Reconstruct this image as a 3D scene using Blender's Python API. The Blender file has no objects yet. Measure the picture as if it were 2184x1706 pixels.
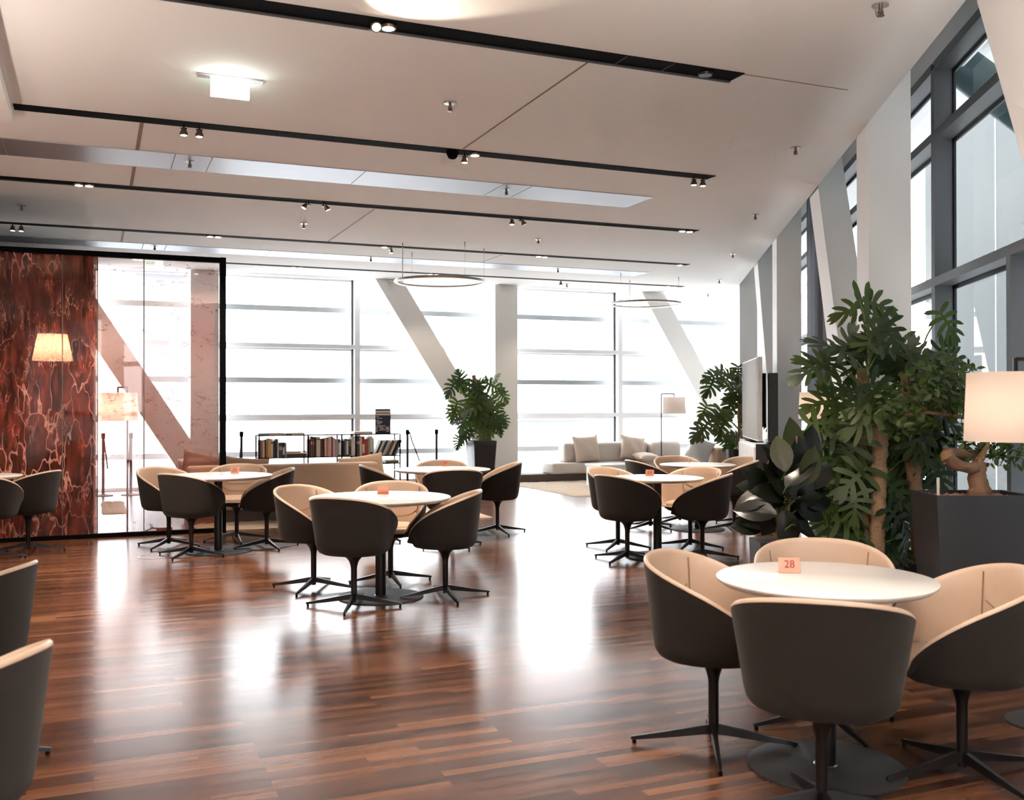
import bpy, bmesh, math, random
from math import sin, cos, pi, radians as R_
from mathutils import Vector as V, Matrix, Euler
random.seed(7)
rnd = random.uniform
SC = bpy.context.scene
COL = SC.collection

# ---------------------------------------------------------------- camera frame
F, CX, CY, HC = 2135.4, 1092.0, 853.0, 1.42
def cam_axes(yaw=.395899, pit=.004818, rol=-.001564):
    r = V((cos(yaw), -sin(yaw), 0)); f = V((sin(yaw), cos(yaw), 0)); u = V((0, 0, 1))
    f, u = f*cos(pit)+u*sin(pit), u*cos(pit)-f*sin(pit)
    r, u = r*cos(rol)+u*sin(rol), u*cos(rol)-r*sin(rol)
    return r, u, f
RT, UP, FW = cam_axes()
O = V((0, 0, HC))
def ray(x, y): return RT*((x-CX)/F)-UP*((y-CY)/F)+FW
def onz(x, y, z=0.0):
    d = ray(x, y); return O+d*((z-HC)/d.z)
def ony(x, y, Y):
    d = ray(x, y); return O+d*(Y/d.y)
def dep(x, y, D): return O+ray(x, y)*D
FA = R_(30.17)
DV = V((sin(FA), cos(FA), 0)); NV = V((cos(FA), -sin(FA), 0)); E0 = V((4.455, 4.143, 0))
def fac(s, o, z=0.0): return E0+DV*s+NV*o+V((0, 0, z))
def onfac(x, y, o):
    d = ray(x, y); t = (E0+NV*o-O).dot(NV)/d.dot(NV); p = O+d*t
    return (p-E0).dot(DV), p.z
ZC = 3.65

cam = bpy.data.cameras.new('camera'); co = bpy.data.objects.new('camera', cam); COL.objects.link(co)
cam.sensor_fit = 'HORIZONTAL'; cam.sensor_width = 36; cam.lens = F/2184*36
cam.clip_start = .05; cam.clip_end = 500
cam.dof.use_dof = True; cam.dof.focus_distance = 8.5; cam.dof.aperture_fstop = 4.0
m = Matrix((RT, UP, -FW)).transposed().to_4x4(); m.translation = O
co.matrix_world = m
SC.camera = co

# ---------------------------------------------------------------- materials
MATS = {}
def nt(name):
    m = bpy.data.materials.new(name); m.use_nodes = True
    n = m.node_tree.nodes; l = m.node_tree.links
    return m, n, l, n['Principled BSDF']
def pbr(name, col, rough=.5, metal=0.0, spec=.5, bump=0, bscale=200, vary=0, vscale=8, coat=0, sheen=0, emis=None, es=0, trans=0):
    m, n, l, b = nt(name)
    b.inputs['Base Color'].default_value = (*col, 1)
    b.inputs['Roughness'].default_value = rough
    b.inputs['Metallic'].default_value = metal
    b.inputs['Specular IOR Level'].default_value = spec
    b.inputs['Coat Weight'].default_value = coat
    b.inputs['Sheen Weight'].default_value = sheen
    if emis:
        b.inputs['Emission Color'].default_value = (*emis, 1); b.inputs['Emission Strength'].default_value = es
    tc = n.new('ShaderNodeTexCoord')
    if vary:
        t = n.new('ShaderNodeTexNoise'); t.inputs['Scale'].default_value = vscale; t.inputs['Detail'].default_value = 5
        l.new(tc.outputs['Object'], t.inputs['Vector'])
        mx = n.new('ShaderNodeMix'); mx.data_type = 'RGBA'
        mx.inputs['A'].default_value = (*[c*(1-vary) for c in col], 1)
        mx.inputs['B'].default_value = (*[min(1, c*(1+vary)) for c in col], 1)
        l.new(t.outputs['Fac'], mx.inputs['Factor']); l.new(mx.outputs['Result'], b.inputs['Base Color'])
    if bump:
        t = n.new('ShaderNodeTexNoise'); t.inputs['Scale'].default_value = bscale; t.inputs['Detail'].default_value = 3
        l.new(tc.outputs['Object'], t.inputs['Vector'])
        bp = n.new('ShaderNodeBump'); bp.inputs['Strength'].default_value = bump; bp.inputs['Distance'].default_value = .004
        l.new(t.outputs['Fac'], bp.inputs['Height']); l.new(bp.outputs['Normal'], b.inputs['Normal'])
    MATS[name] = m
    return m
def ramp(n, stops):
    r = n.new('ShaderNodeValToRGB'); e = r.color_ramp.elements
    while len(e) < len(stops): e.new(.5)
    for el, (p, c) in zip(e, stops): el.position = p; el.color = (*c, 1)
    return r

def floor_mat():
    m, n, l, b = nt('oiled_wood_floor')
    tc = n.new('ShaderNodeTexCoord')
    br = n.new('ShaderNodeTexBrick')
    br.offset = .37; br.offset_frequency = 3; br.squash = 1
    br.inputs['Color1'].default_value = (0, 0, 0, 1); br.inputs['Color2'].default_value = (1, 1, 1, 1); br.inputs['Mortar'].default_value = (.35, .35, .35, 1)
    br.inputs['Scale'].default_value = 1; br.inputs['Mortar Size'].default_value = .0006
    br.inputs['Brick Width'].default_value = .62; br.inputs['Row Height'].default_value = .052
    l.new(tc.outputs['Object'], br.inputs['Vector'])
    mp = n.new('ShaderNodeMapping'); mp.inputs['Scale'].default_value = (1.6, 34, 1)
    l.new(tc.outputs['Object'], mp.inputs['Vector'])
    ns = n.new('ShaderNodeTexNoise'); ns.inputs['Scale'].default_value = 1; ns.inputs['Detail'].default_value = 6; ns.inputs['Roughness'].default_value = .65
    l.new(mp.outputs['Vector'], ns.inputs['Vector'])
    ad = n.new('ShaderNodeMix'); ad.data_type = 'RGBA'; ad.inputs['Factor'].default_value = .46
    l.new(br.outputs['Color'], ad.inputs['A']); l.new(ns.outputs['Fac'], ad.inputs['B'])
    rp = ramp(n, [(.10, (.016, .008, .005)), (.32, (.047, .019, .010)), (.52, (.088, .034, .016)), (.72, (.150, .062, .029)), (.92, (.26, .130, .072))])
    l.new(ad.outputs['Result'], rp.inputs['Fac']); l.new(rp.outputs['Color'], b.inputs['Base Color'])
    b.inputs['Roughness'].default_value = .21
    b.inputs['Specular IOR Level'].default_value = .5
    rr = n.new('ShaderNodeMapRange'); rr.inputs['To Min'].default_value = .15; rr.inputs['To Max'].default_value = .29
    l.new(ns.outputs['Fac'], rr.inputs['Value']); l.new(rr.outputs['Result'], b.inputs['Roughness'])
    bp = n.new('ShaderNodeBump'); bp.inputs['Strength'].default_value = .06; bp.inputs['Distance'].default_value = .002
    l.new(ad.outputs['Result'], bp.inputs['Height']); l.new(bp.outputs['Normal'], b.inputs['Normal'])
    MATS['floor'] = m
floor_mat()
pbr('ceiling', (.86, .85, .83), .85, bump=.05, bscale=120)
pbr('wall', (.80, .77, .73), .8)
pbr('column', (.87, .86, .84), .65, bump=.03, bscale=90)
pbr('slab', (.75, .76, .76), .8)
pbr('frame', (.115, .122, .13), .5, metal=.2)
pbr('framelight', (.80, .81, .83), .45)
pbr('gasket', (.012, .014, .018), .6)
pbr('black', (.003, .003, .0035), .8, spec=.05)
pbr('blackmetal', (.016, .014, .014), .33, metal=.5)
pbr('softblack', (.022, .022, .024), .6)
pbr('trackgrey', (.035, .037, .042), .7)
pbr('panel', (.40, .42, .45), .42, metal=.8, bump=.12, bscale=420)
pbr('seam', (.24, .15, .09), .7)
pbr('shell', (.0135, .0098, .0078), .8, bump=.35, bscale=380, spec=.25, sheen=.08, vary=.25, vscale=60)
pbr('leather', (.46, .335, .25), .42, bump=.08, bscale=160, vary=.06, vscale=9)
pbr('stitch', (.26, .165, .10), .7)
pbr('tabletop', (.63, .62, .61), .22)
pbr('copper', (.60, .26, .18), .42, metal=.25, vary=.12, vscale=30)
pbr('digits', (.26, .045, .02), .5)
pbr('sofa_tan', (.50, .35, .24), .9, bump=.3, bscale=260, sheen=.2, vary=.1, vscale=50)
pbr('sofa_grey', (.62, .56, .51), .6, bump=.1, bscale=120, vary=.08, vscale=4)
pbr('cushion_taupe', (.60, .50, .42), .65, bump=.15, bscale=90, vary=.08, vscale=5)
pbr('cushion_silver', (.66, .65, .65), .5, bump=.15, bscale=60)
pbr('cushion_brown', (.26, .16, .11), .85, bump=.3, bscale=240)
pbr('plinth', (.11, .085, .07), .7)
pbr('rug', (.44, .35, .265), .98, vary=.35, vscale=45, bump=.6, bscale=60)
pbr('white', (.82, .82, .82), .35)
pbr('whitelaq', (.78, .79, .81), .18)
pbr('soil', (.035, .022, .015), .95, bump=.6, bscale=70)
pbr('pebble', (.50, .24, .17), .8, vary=.4, vscale=40)
pbr('planter', (.050, .046, .048), .45, metal=.3, bump=.05, bscale=300)
pbr('gloss_black', (.007, .007, .009), .12)
pbr('bark', (.26, .14, .075), .85, bump=.8, bscale=45, vary=.4, vscale=18)
pbr('moss_pole', (.33, .20, .115), .95, bump=1, bscale=70, vary=.45, vscale=60)
pbr('stem', (.055, .055, .025), .6)
pbr('stem_green', (.10, .15, .04), .5)
def leaf_mat(name, col, rough=.42):
    m = pbr(name, col, rough, vary=.45, vscale=7)
    n = m.node_tree.nodes; l = m.node_tree.links; b = n['Principled BSDF']
    out = [x for x in n if x.type == 'OUTPUT_MATERIAL'][0]
    tr = n.new('ShaderNodeBsdfTranslucent'); tr.inputs['Color'].default_value = (col[0]*1.6, col[1]*2.0, col[2]*1.2, 1)
    mx = n.new('ShaderNodeMixShader'); mx.inputs['Fac'].default_value = .22
    l.new(b.outputs['BSDF'], mx.inputs[1]); l.new(tr.outputs['BSDF'], mx.inputs[2]); l.new(mx.outputs['Shader'], out.inputs['Surface'])
leaf_mat('leaf_dark', (.022, .042, .011)); leaf_mat('leaf_mid', (.050, .080, .015)); leaf_mat('leaf_light', (.09, .12, .022))
leaf_mat('leaf_ficus', (.008, .010, .006), .25); leaf_mat('leaf_olive', (.04, .045, .014), .4)
leaf_mat('leaf_bonsai', (.060, .095, .014))
def glass_mat(name, tint=(.96, .98, .98), fac_=.07, rough=.0):
    m, n, l, b = nt(name); n.remove(b)
    out = [x for x in n if x.type == 'OUTPUT_MATERIAL'][0]
    t = n.new('ShaderNodeBsdfTransparent'); t.inputs['Color'].default_value = (*tint, 1)
    g = n.new('ShaderNodeBsdfGlossy'); g.inputs['Roughness'].default_value = rough
    fr = n.new('ShaderNodeFresnel'); fr.inputs['IOR'].default_value = 1.5
    mx = n.new('ShaderNodeMixShader')
    l.new(fr.outputs['Fac'], mx.inputs['Fac']); l.new(t.outputs[0], mx.inputs[1]); l.new(g.outputs[0], mx.inputs[2]); l.new(mx.outputs[0], out.inputs['Surface'])
    MATS[name] = m
glass_mat('glass')

def crinkle(n, l, scale, stretch, dist, w0, w1, detail=5, nsc=1.3):
    tc = n.new('ShaderNodeTexCoord'); mp = n.new('ShaderNodeMapping'); mp.inputs['Scale'].default_value = stretch
    l.new(tc.outputs['Object'], mp.inputs['Vector'])
    nz = n.new('ShaderNodeTexNoise'); nz.inputs['Scale'].default_value = scale*nsc; nz.inputs['Detail'].default_value = detail
    l.new(mp.outputs['Vector'], nz.inputs['Vector'])
    ad = n.new('ShaderNodeMix'); ad.data_type = 'VECTOR'; ad.inputs['Factor'].default_value = dist
    l.new(mp.outputs['Vector'], ad.inputs['A']); l.new(nz.outputs['Color'], ad.inputs['B'])
    vo = n.new('ShaderNodeTexVoronoi'); vo.feature = 'DISTANCE_TO_EDGE'; vo.inputs['Scale'].default_value = scale
    l.new(ad.outputs['Result'], vo.inputs['Vector'])
    r = n.new('ShaderNodeMapRange'); r.inputs['From Min'].default_value = w0; r.inputs['From Max'].default_value = w1
    r.inputs['To Min'].default_value = 1; r.inputs['To Max'].default_value = 0
    l.new(vo.outputs['Distance'], r.inputs['Value'])
    return tc, vo, r
def mul(n, l, a, b):
    x = n.new('ShaderNodeMath'); x.operation = 'MULTIPLY'; l.new(a, x.inputs[0])
    if isinstance(b, float): x.inputs[1].default_value = b
    else: l.new(b, x.inputs[1])
    return x.outputs[0]
def mask(n, l, tc, scale, lo, hi, stretch=(1, 1, 1)):
    mp = n.new('ShaderNodeMapping'); mp.inputs['Scale'].default_value = stretch; mp.inputs['Location'].default_value = (3.1, 7.7, 1.3)
    l.new(tc.outputs['Object'], mp.inputs['Vector'])
    nz = n.new('ShaderNodeTexNoise'); nz.inputs['Scale'].default_value = scale; nz.inputs['Detail'].default_value = 3
    l.new(mp.outputs['Vector'], nz.inputs['Vector'])
    r = n.new('ShaderNodeMapRange'); r.inputs['From Min'].default_value = lo; r.inputs['From Max'].default_value = hi
    l.new(nz.outputs['Fac'], r.inputs['Value']); return r.outputs['Result'], nz
def copper_glass():
    # crinkled copper foil laminated in glass: red-brown base, crease reflections painted in as salmon veins
    m, n, l, b = nt('copper_foil_glass')
    out = [x for x in n if x.type == 'OUTPUT_MATERIAL'][0]
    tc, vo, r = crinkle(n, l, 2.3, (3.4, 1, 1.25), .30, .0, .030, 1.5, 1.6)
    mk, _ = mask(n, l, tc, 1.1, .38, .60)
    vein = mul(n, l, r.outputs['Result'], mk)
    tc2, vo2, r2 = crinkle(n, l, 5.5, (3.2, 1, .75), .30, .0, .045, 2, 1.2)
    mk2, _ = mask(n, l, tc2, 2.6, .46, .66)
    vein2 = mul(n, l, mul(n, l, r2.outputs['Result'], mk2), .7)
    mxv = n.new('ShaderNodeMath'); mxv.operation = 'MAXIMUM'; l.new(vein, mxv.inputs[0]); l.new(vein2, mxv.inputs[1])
    _, nz = mask(n, l, tc, 4.2, .3, .7, (4.2, 1, .8)); nz.inputs['Distortion'].default_value = .6; nz.inputs['Detail'].default_value = 7; nz.inputs['Roughness'].default_value = .62
    rp = ramp(n, [(.34, (.018, .006, .004)), (.45, (.085, .018, .011)), (.56, (.20, .036, .020)), (.72, (.40, .070, .036))])
    l.new(nz.outputs['Fac'], rp.inputs['Fac'])
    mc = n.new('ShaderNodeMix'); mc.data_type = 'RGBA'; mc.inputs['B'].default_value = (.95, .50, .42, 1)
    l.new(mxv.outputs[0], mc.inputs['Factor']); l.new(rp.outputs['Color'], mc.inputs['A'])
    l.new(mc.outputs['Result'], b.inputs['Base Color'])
    b.inputs['Roughness'].default_value = .42; b.inputs['Metallic'].default_value = .1
    b.inputs['Coat Weight'].default_value = .10; b.inputs['Coat Roughness'].default_value = .03; b.inputs['Specular IOR Level'].default_value = .12
    bp = n.new('ShaderNodeBump'); bp.inputs['Strength'].default_value = .5; bp.inputs['Distance'].default_value = .02
    l.new(nz.outputs['Fac'], bp.inputs['Height']); l.new(bp.outputs['Normal'], b.inputs['Normal'])
    tr = n.new('ShaderNodeBsdfTransparent'); tr.inputs['Color'].default_value = (1, .82, .76, 1)
    mx = n.new('ShaderNodeMixShader'); mx.inputs['Fac'].default_value = .34
    l.new(b.outputs[0], mx.inputs[1]); l.new(tr.outputs[0], mx.inputs[2]); l.new(mx.outputs[0], out.inputs['Surface'])
    MATS['copper_glass'] = m
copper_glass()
def rosy_glass():
    m, n, l, b = nt('rosy_mesh_glass')
    out = [x for x in n if x.type == 'OUTPUT_MATERIAL'][0]
    tc, vo, r = crinkle(n, l, 5.0, (1.0, 1, 2.3), .5, .0, .028)
    mk, _ = mask(n, l, tc, 5.5, .52, .60, (1, 1, 2))
    vein = mul(n, l, r.outputs['Result'], mk)
    b.inputs['Base Color'].default_value = (.20, .035, .025, 1); b.inputs['Roughness'].default_value = .4
    tr = n.new('ShaderNodeBsdfTransparent'); tr.inputs['Color'].default_value = (.98, .935, .925, 1)
    g = n.new('ShaderNodeBsdfGlossy'); g.inputs['Roughness'].default_value = .01; g.inputs['Color'].default_value = (1, .85, .8, 1)
    fr = n.new('ShaderNodeFresnel'); fr.inputs['IOR'].default_value = 1.62
    m1 = n.new('ShaderNodeMixShader'); l.new(fr.outputs[0], m1.inputs['Fac']); l.new(tr.outputs[0], m1.inputs[1]); l.new(g.outputs[0], m1.inputs[2])
    df = n.new('ShaderNodeBsdfDiffuse'); df.inputs['Color'].default_value = (.88, .17, .10, 1)
    m2 = n.new('ShaderNodeMixShader'); m2.inputs['Fac'].default_value = .15; l.new(m1.outputs[0], m2.inputs[1]); l.new(df.outputs[0], m2.inputs[2])
    m3 = n.new('ShaderNodeMixShader'); l.new(mul(n, l, vein, .9), m3.inputs['Fac']); l.new(m2.outputs[0], m3.inputs[1]); l.new(b.outputs[0], m3.inputs[2])
    l.new(m3.outputs[0], out.inputs['Surface'])
    MATS['rosy_glass'] = m
rosy_glass()
def shade_mat():
    m, n, l, b = nt('linen_shade'); n.remove(b)
    out = [x for x in n if x.type == 'OUTPUT_MATERIAL'][0]
    d = n.new('ShaderNodeBsdfDiffuse'); d.inputs['Color'].default_value = (.56, .49, .45, 1)
    t = n.new('ShaderNodeBsdfTranslucent'); t.inputs['Color'].default_value = (.74, .60, .52, 1)
    mx = n.new('ShaderNodeMixShader'); mx.inputs['Fac'].default_value = .45
    l.new(d.outputs[0], mx.inputs[1]); l.new(t.outputs[0], mx.inputs[2]); l.new(mx.outputs[0], out.inputs['Surface'])
    MATS['shade'] = m
shade_mat()
def emit(name, col, s):
    m, n, l, b = nt(name)
    b.inputs['Base Color'].default_value = (*col, 1); b.inputs['Emission Color'].default_value = (*col, 1); b.inputs['Emission Strength'].default_value = s
    MATS[name] = m
emit('bulb', (1, .86, .68), 9); emit('sign_white', (.86, 1, .93), 5); emit('sign_green', (.08, .62, .30), 1.2)
emit('ring_glow', (1, .93, .80), .25)
pbr('extwall', (.041, .047, .047), .7); pbr('extpale', (.20, .21, .225), .9); pbr('extwin', (.11, .125, .14), .4)
pbr('extwhite', (.74, .75, .77), .9); pbr('pipe', (.07, .12, .13), .5, metal=.3)
pbr('ground', (.5, .5, .5), .9)
pbr('curtain', (.24, .25, .28), .9)
pbr('darkroom', (.085, .035, .028), .8)
pbr('navy', (.014, .018, .05), .4); pbr('cream', (.80, .76, .66), .6); pbr('papertext', (.70, .66, .66), .6)
pbr('screen', (.20, .192, .185), .7, spec=.2)
pbr('spot_body', (.22, .17, .12), .28, metal=.8)
pbr('steel', (.45, .43, .41), .25, metal=.9)
pbr('cord', (.02, .018, .018), .5); pbr('redbox', (.35, .05, .03), .5)
pbr('wire', (.30, .29, .28), .4, metal=.5)
pbr('ring', (.36, .33, .31), .35, metal=.6)

# ---------------------------------------------------------------- mesh helpers
class MB:
    def __init__(s): s.bm = bmesh.new(); s.mats = ['']; s.mi = 0
    def add(s, verts, faces, mi=0):
        vs = [s.bm.verts.new(v) for v in verts]
        for f in faces:
            try:
                fc = s.bm.faces.new([vs[i] for i in f]); fc.material_index = mi
            except ValueError: pass
        return s
    def box(s, x0, x1, y0, y1, z0, z1, mi=0):
        v = [(x, y, z) for z in (z0, z1) for y in (y0, y1) for x in (x0, x1)]
        return s.add(v, [(0, 2, 3, 1), (4, 5, 7, 6), (0, 1, 5, 4), (2, 6, 7, 3), (0, 4, 6, 2), (1, 3, 7, 5)], mi)
    def hexa(s, bot, top, mi=0):
        v = list(bot)+list(top)
        return s.add(v, [(3, 2, 1, 0), (4, 5, 6, 7), (0, 1, 5, 4), (1, 2, 6, 5), (2, 3, 7, 6), (3, 0, 4, 7)], mi)
    def rbox(s, x0, x1, y0, y1, z0, z1, r=.02, seg=3, mat=None, mi=0):
        t = bmesh.new(); bmesh.ops.create_cube(t, size=1)
        for v in t.verts: v.co = V(((x0+x1)/2+v.co.x*(x1-x0), (y0+y1)/2+v.co.y*(y1-y0), (z0+z1)/2+v.co.z*(z1-z0)))
        bmesh.ops.bevel(t, geom=t.edges[:], offset=r, segments=seg, affect='EDGES', profile=.5)
        if mat is not None: bmesh.ops.transform(t, matrix=mat, verts=t.verts)
        t.verts.index_update()
        s.add([v.co.copy() for v in t.verts], [[v.index for v in f.verts] for f in t.faces], mi); t.free(); return s
    def lathe(s, prof, n=32, c=(0, 0, 0), mi=0, cap=True):
        vs = []; fs = []
        for r, z in prof:
            for i in range(n): vs.append((c[0]+r*cos(2*pi*i/n), c[1]+r*sin(2*pi*i/n), c[2]+z))
        for k in range(len(prof)-1):
            for i in range(n): fs.append((k*n+i, k*n+(i+1) % n, (k+1)*n+(i+1) % n, (k+1)*n+i))
        if cap:
            if prof[0][0] > 1e-5: fs.append(tuple(reversed(range(n))))
            if prof[-1][0] > 1e-5: fs.append(tuple((len(prof)-1)*n+i for i in range(n)))
        return s.add(vs, fs, mi)
    def tube(s, pts, rad, n=10, mi=0, cap=True):
        pts = [V(p) for p in pts]; k = len(pts)
        rr = rad if isinstance(rad, (list, tuple)) else [rad]*k
        vs = []; fs = []; prev = None
        for i, p in enumerate(pts):
            t = (pts[min(i+1, k-1)]-pts[max(i-1, 0)]).normalized()
            if prev is None:
                a = V((0, 0, 1)) if abs(t.z) < .9 else V((1, 0, 0))
                x = t.cross(a).normalized()
            else:
                x = (prev-t*prev.dot(t)).normalized()
            prev = x; y = t.cross(x)
            for j in range(n): vs.append(p+(x*cos(2*pi*j/n)+y*sin(2*pi*j/n))*rr[i])
        for i in range(k-1):
            for j in range(n): fs.append((i*n+j, i*n+(j+1) % n, (i+1)*n+(j+1) % n, (i+1)*n+j))
        if cap: fs.append(tuple(reversed(range(n)))); fs.append(tuple((k-1)*n+j for j in range(n)))
        return s.add(vs, fs, mi)
    def torus(s, R, r, z, n=64, k=10):
        vs = []; fs = []
        for i in range(n):
            a = 2*pi*i/n
            for j in range(k):
                b = 2*pi*j/k; vs.append(((R+r*cos(b))*cos(a), (R+r*cos(b))*sin(a), z+r*sin(b)))
        for i in range(n):
            for j in range(k): fs.append((i*k+j, ((i+1) % n)*k+j, ((i+1) % n)*k+(j+1) % k, i*k+(j+1) % k))
        return s.add(vs, fs)
    def poly(s, pts, z0, z1, mi=0):
        n = len(pts); v = [(p[0], p[1], z0) for p in pts]+[(p[0], p[1], z1) for p in pts]
        f = [tuple(reversed(range(n))), tuple(range(n, 2*n))]+[(i, (i+1) % n, n+(i+1) % n, n+i) for i in range(n)]
        return s.add(v, f, mi)
    def pillow(s, w, h, t, n=14, pinch=.12, wr=.0):
        for sg in (1, -1):
            vs = []; fs = []
            for i in range(n+1):
                for j in range(n+1):
                    u = -1+2*i/n; q = -1+2*j/n
                    e = (max(0, 1-u*u)*max(0, 1-q*q))**.42
                    k = 1-pinch*(1-abs(u)**2*abs(q)**2)*(max(abs(u), abs(q))**4)*.5
                    vs.append((u*w/2*k, sg*t/2*e+wr*sin(5*u+3*q)*e, q*h/2*k))
            for i in range(n):
                for j in range(n):
                    a, b_, c, d = i*(n+1)+j, (i+1)*(n+1)+j, (i+1)*(n+1)+j+1, i*(n+1)+j+1
                    fs.append((a, b_, c, d) if sg < 0 else (d, c, b_, a))
            s.add(vs, fs)
        bmesh.ops.remove_doubles(s.bm, verts=s.bm.verts, dist=1e-5); return s
    def build(s, name, mat, parent=None, smooth=40, loc=None):
        me = bpy.data.meshes.new(name); s.bm.normal_update(); s.bm.to_mesh(me); s.bm.free()
        for mm in (mat if isinstance(mat, (list, tuple)) else [mat]): me.materials.append(MATS[mm])
        if smooth:
            for p in me.polygons: p.use_smooth = True
            me.set_sharp_from_angle(angle=R_(smooth))
        o = bpy.data.objects.new(name, me); COL.objects.link(o)
        if parent: o.parent = parent
        if loc: o.location = loc
        return o
def tag(o, label, cat, group=None, kind=None):
    o['label'] = label; o['category'] = cat
    if group: o['group'] = group
    if kind: o['kind'] = kind
    return o
def thing(name, label, cat, loc=(0, 0, 0), rz=0, group=None):
    o = bpy.data.objects.new(name, None); COL.objects.link(o)
    o.empty_display_size = .1; o.location = loc; o.rotation_euler = (0, 0, rz)
    return tag(o, label, cat, group)
def struct(o, label=None, cat='structure'):
    o['kind'] = 'structure'
    if label: o['label'] = label; o['category'] = cat
    return o
def dup(root, label, loc, rz=None, group=None):
    def cp(o, par):
        c = o.copy(); COL.objects.link(c); c.parent = par
        for ch in list(o.children): cp(ch, c)
        return c
    r = cp(root, None); r.location = loc
    if rz is not None: r.rotation_euler = (0, 0, rz)
    r['label'] = label
    if group: r['group'] = group
    return r
def text(name, body, size, mat, parent, loc, rot, extrude=.0008):
    c = bpy.data.curves.new(name, 'FONT'); c.body = body; c.size = size; c.align_x = 'CENTER'; c.align_y = 'CENTER'; c.extrude = extrude
    tmp = bpy.data.objects.new(name, c); COL.objects.link(tmp); bpy.context.view_layer.update()
    me = bpy.data.meshes.new_from_object(tmp.evaluated_get(bpy.context.evaluated_depsgraph_get())); bpy.data.objects.remove(tmp)
    me.materials.clear(); me.materials.append(MATS[mat])
    o = bpy.data.objects.new(name, me); COL.objects.link(o); o.parent = parent; o.location = loc; o.rotation_euler = rot
    return o
def lamp(name, kind, loc, power, col, radius=.05, direction=None, **kw):
    d = bpy.data.lights.new(name, kind); d.energy = power; d.color = col
    if kind in ('POINT', 'SPOT'): d.shadow_soft_size = radius
    for k, v in kw.items(): setattr(d, k, v)
    o = bpy.data.objects.new(name, d); COL.objects.link(o); o.location = loc
    if direction is not None: o.rotation_euler = V(direction).to_track_quat('-Z', 'Y').to_euler()
    return o
WARM = (1, .82, .65)

# ---------------------------------------------------------------- setting
XL, YB, YF = -6.0, -8.0, 17.16            # left wall, rear wall, ceiling's far edge
YW = 17.88                                 # inner face of the far window frames
GO = .72                                   # inner face of the right window frames (offset from ceiling edge)
sB = (YB-E0.y)/DV.y
sC = (YF-E0.y)/DV.y
sW = (YW+.2-(E0+NV*(GO+.2)).y)/DV.y
p1, p2 = fac(sB-1, GO+.2), fac(sW, GO+.2)
mb = MB().poly([(XL, YB), (p1.x, YB), (fac((YB-(E0+NV*.92).y)/DV.y, .92).x, YB), (p2.x, YW+.2), (XL, YW+.2)], -.06, 0)
o = mb.build('floor', 'floor', smooth=0); struct(o)
cl = MB().poly([(XL, YB), (fac(sB, 0).x, YB), (fac(sC, 0).x, YF), (XL, YF)], ZC, ZC+.32).build('ceiling', 'ceiling', smooth=0); struct(cl)
o = MB().poly([(XL-.3, YB-.3), (fac(sB, 2.4).x, YB-.3), (fac(sW, 2.2).x, YW+.5), (XL-.3, YW+.5)], 4.62, 4.9).build('ceiling_slab', 'slab', smooth=0); struct(o)
o = MB().box(XL-.2, XL, YB, YW+.2, 0, 4.62).build('wall_left', 'wall', smooth=0); struct(o)
o = MB().box(XL-.2, fac(sB, 1.0).x, YB-.2, YB, 0, 4.62).build('wall_rear', 'wall', smooth=0); struct(o)
# room behind the copper panes: return wall and solid back wall
o = MB().box(-.10, .0, 11.75, YF, 0, 3.06).build('wall_return', 'darkroom', smooth=0); struct(o)
o = MB().box(XL, -.10, 14.4, 14.5, 0, 3.06).build('wall_inner', 'darkroom', smooth=0); struct(o)
o = MB().box(XL, .0, 11.70, 14.5, 3.06, 3.075).build('ceiling_inner', 'softblack', smooth=0); struct(o)
o = MB().box(XL, .0, YF, YF+.12, 0, 4.62).build('wall_north', 'wall', smooth=0); struct(o)
# lowered ceiling field at the far left of the room
xL = onz(27, 237, ZC).x
o = MB().box(XL, xL, YB, onz(27, 236, ZC).y, ZC-.085, ZC-.001).build('ceiling_bulkhead', 'ceiling', smooth=0); struct(o)

# ceiling joints (thin brown strips along y) as parts of the ceiling
def joint(px0, py0, px1, py1, w=.014):
    a, b = onz(px0, py0, ZC), onz(px1, py1, ZC)
    MB().box((a.x+b.x)/2-w/2, (a.x+b.x)/2+w/2, min(a.y, b.y), max(a.y, b.y), ZC-.0025, ZC+.005).build('joint_strip', 'seam', cl, smooth=0)
joint(1256, 132, 987, 317); joint(799, 446, 699, 515); joint(302, 262, 293, 320, .03); joint(286, 356, 280, 397, .03); joint(264, 493, 259, 515, .025)
joint(1070, 543, 1026, 560, .008)
a = onz(1585, 158, ZC); b = onz(1800, 195, ZC)
MB().box(a.x, b.x, a.y-.004, a.y+.004, ZC-.002, ZC+.004).build('joint_strip', 'seam', cl, smooth=0)

# columns and diagonal braces of the far wall
CW, CD = .45, .32
X0 = [1.47+5.385*k for k in range(3)]
for k, x in enumerate(X0):
    if k == 2: continue
    struct(MB().box(x, x+CW, YF+.04, YF+.04+CD, 0, 4.62).build('column_%d' % (k+1), 'column', smooth=0))
for k, x in enumerate(X0):
    if k == 2: x = 12.24
    zt = 4.62; sl = .633; zb = .06
    xb = x; xt = x-(zt-zb)*sl; w = .50
    y0, y1 = YF+.05, YF+.05+.30
    struct(MB().hexa([(xb-.0, y0, zb), (xb+w, y0, zb), (xb+w, y1, zb), (xb, y1, zb)], [(xt, y0, zt), (xt+w, y0, zt), (xt+w, y1, zt), (xt, y1, zt)]).build('brace_%d' % (k+1), 'column', smooth=0))
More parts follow.
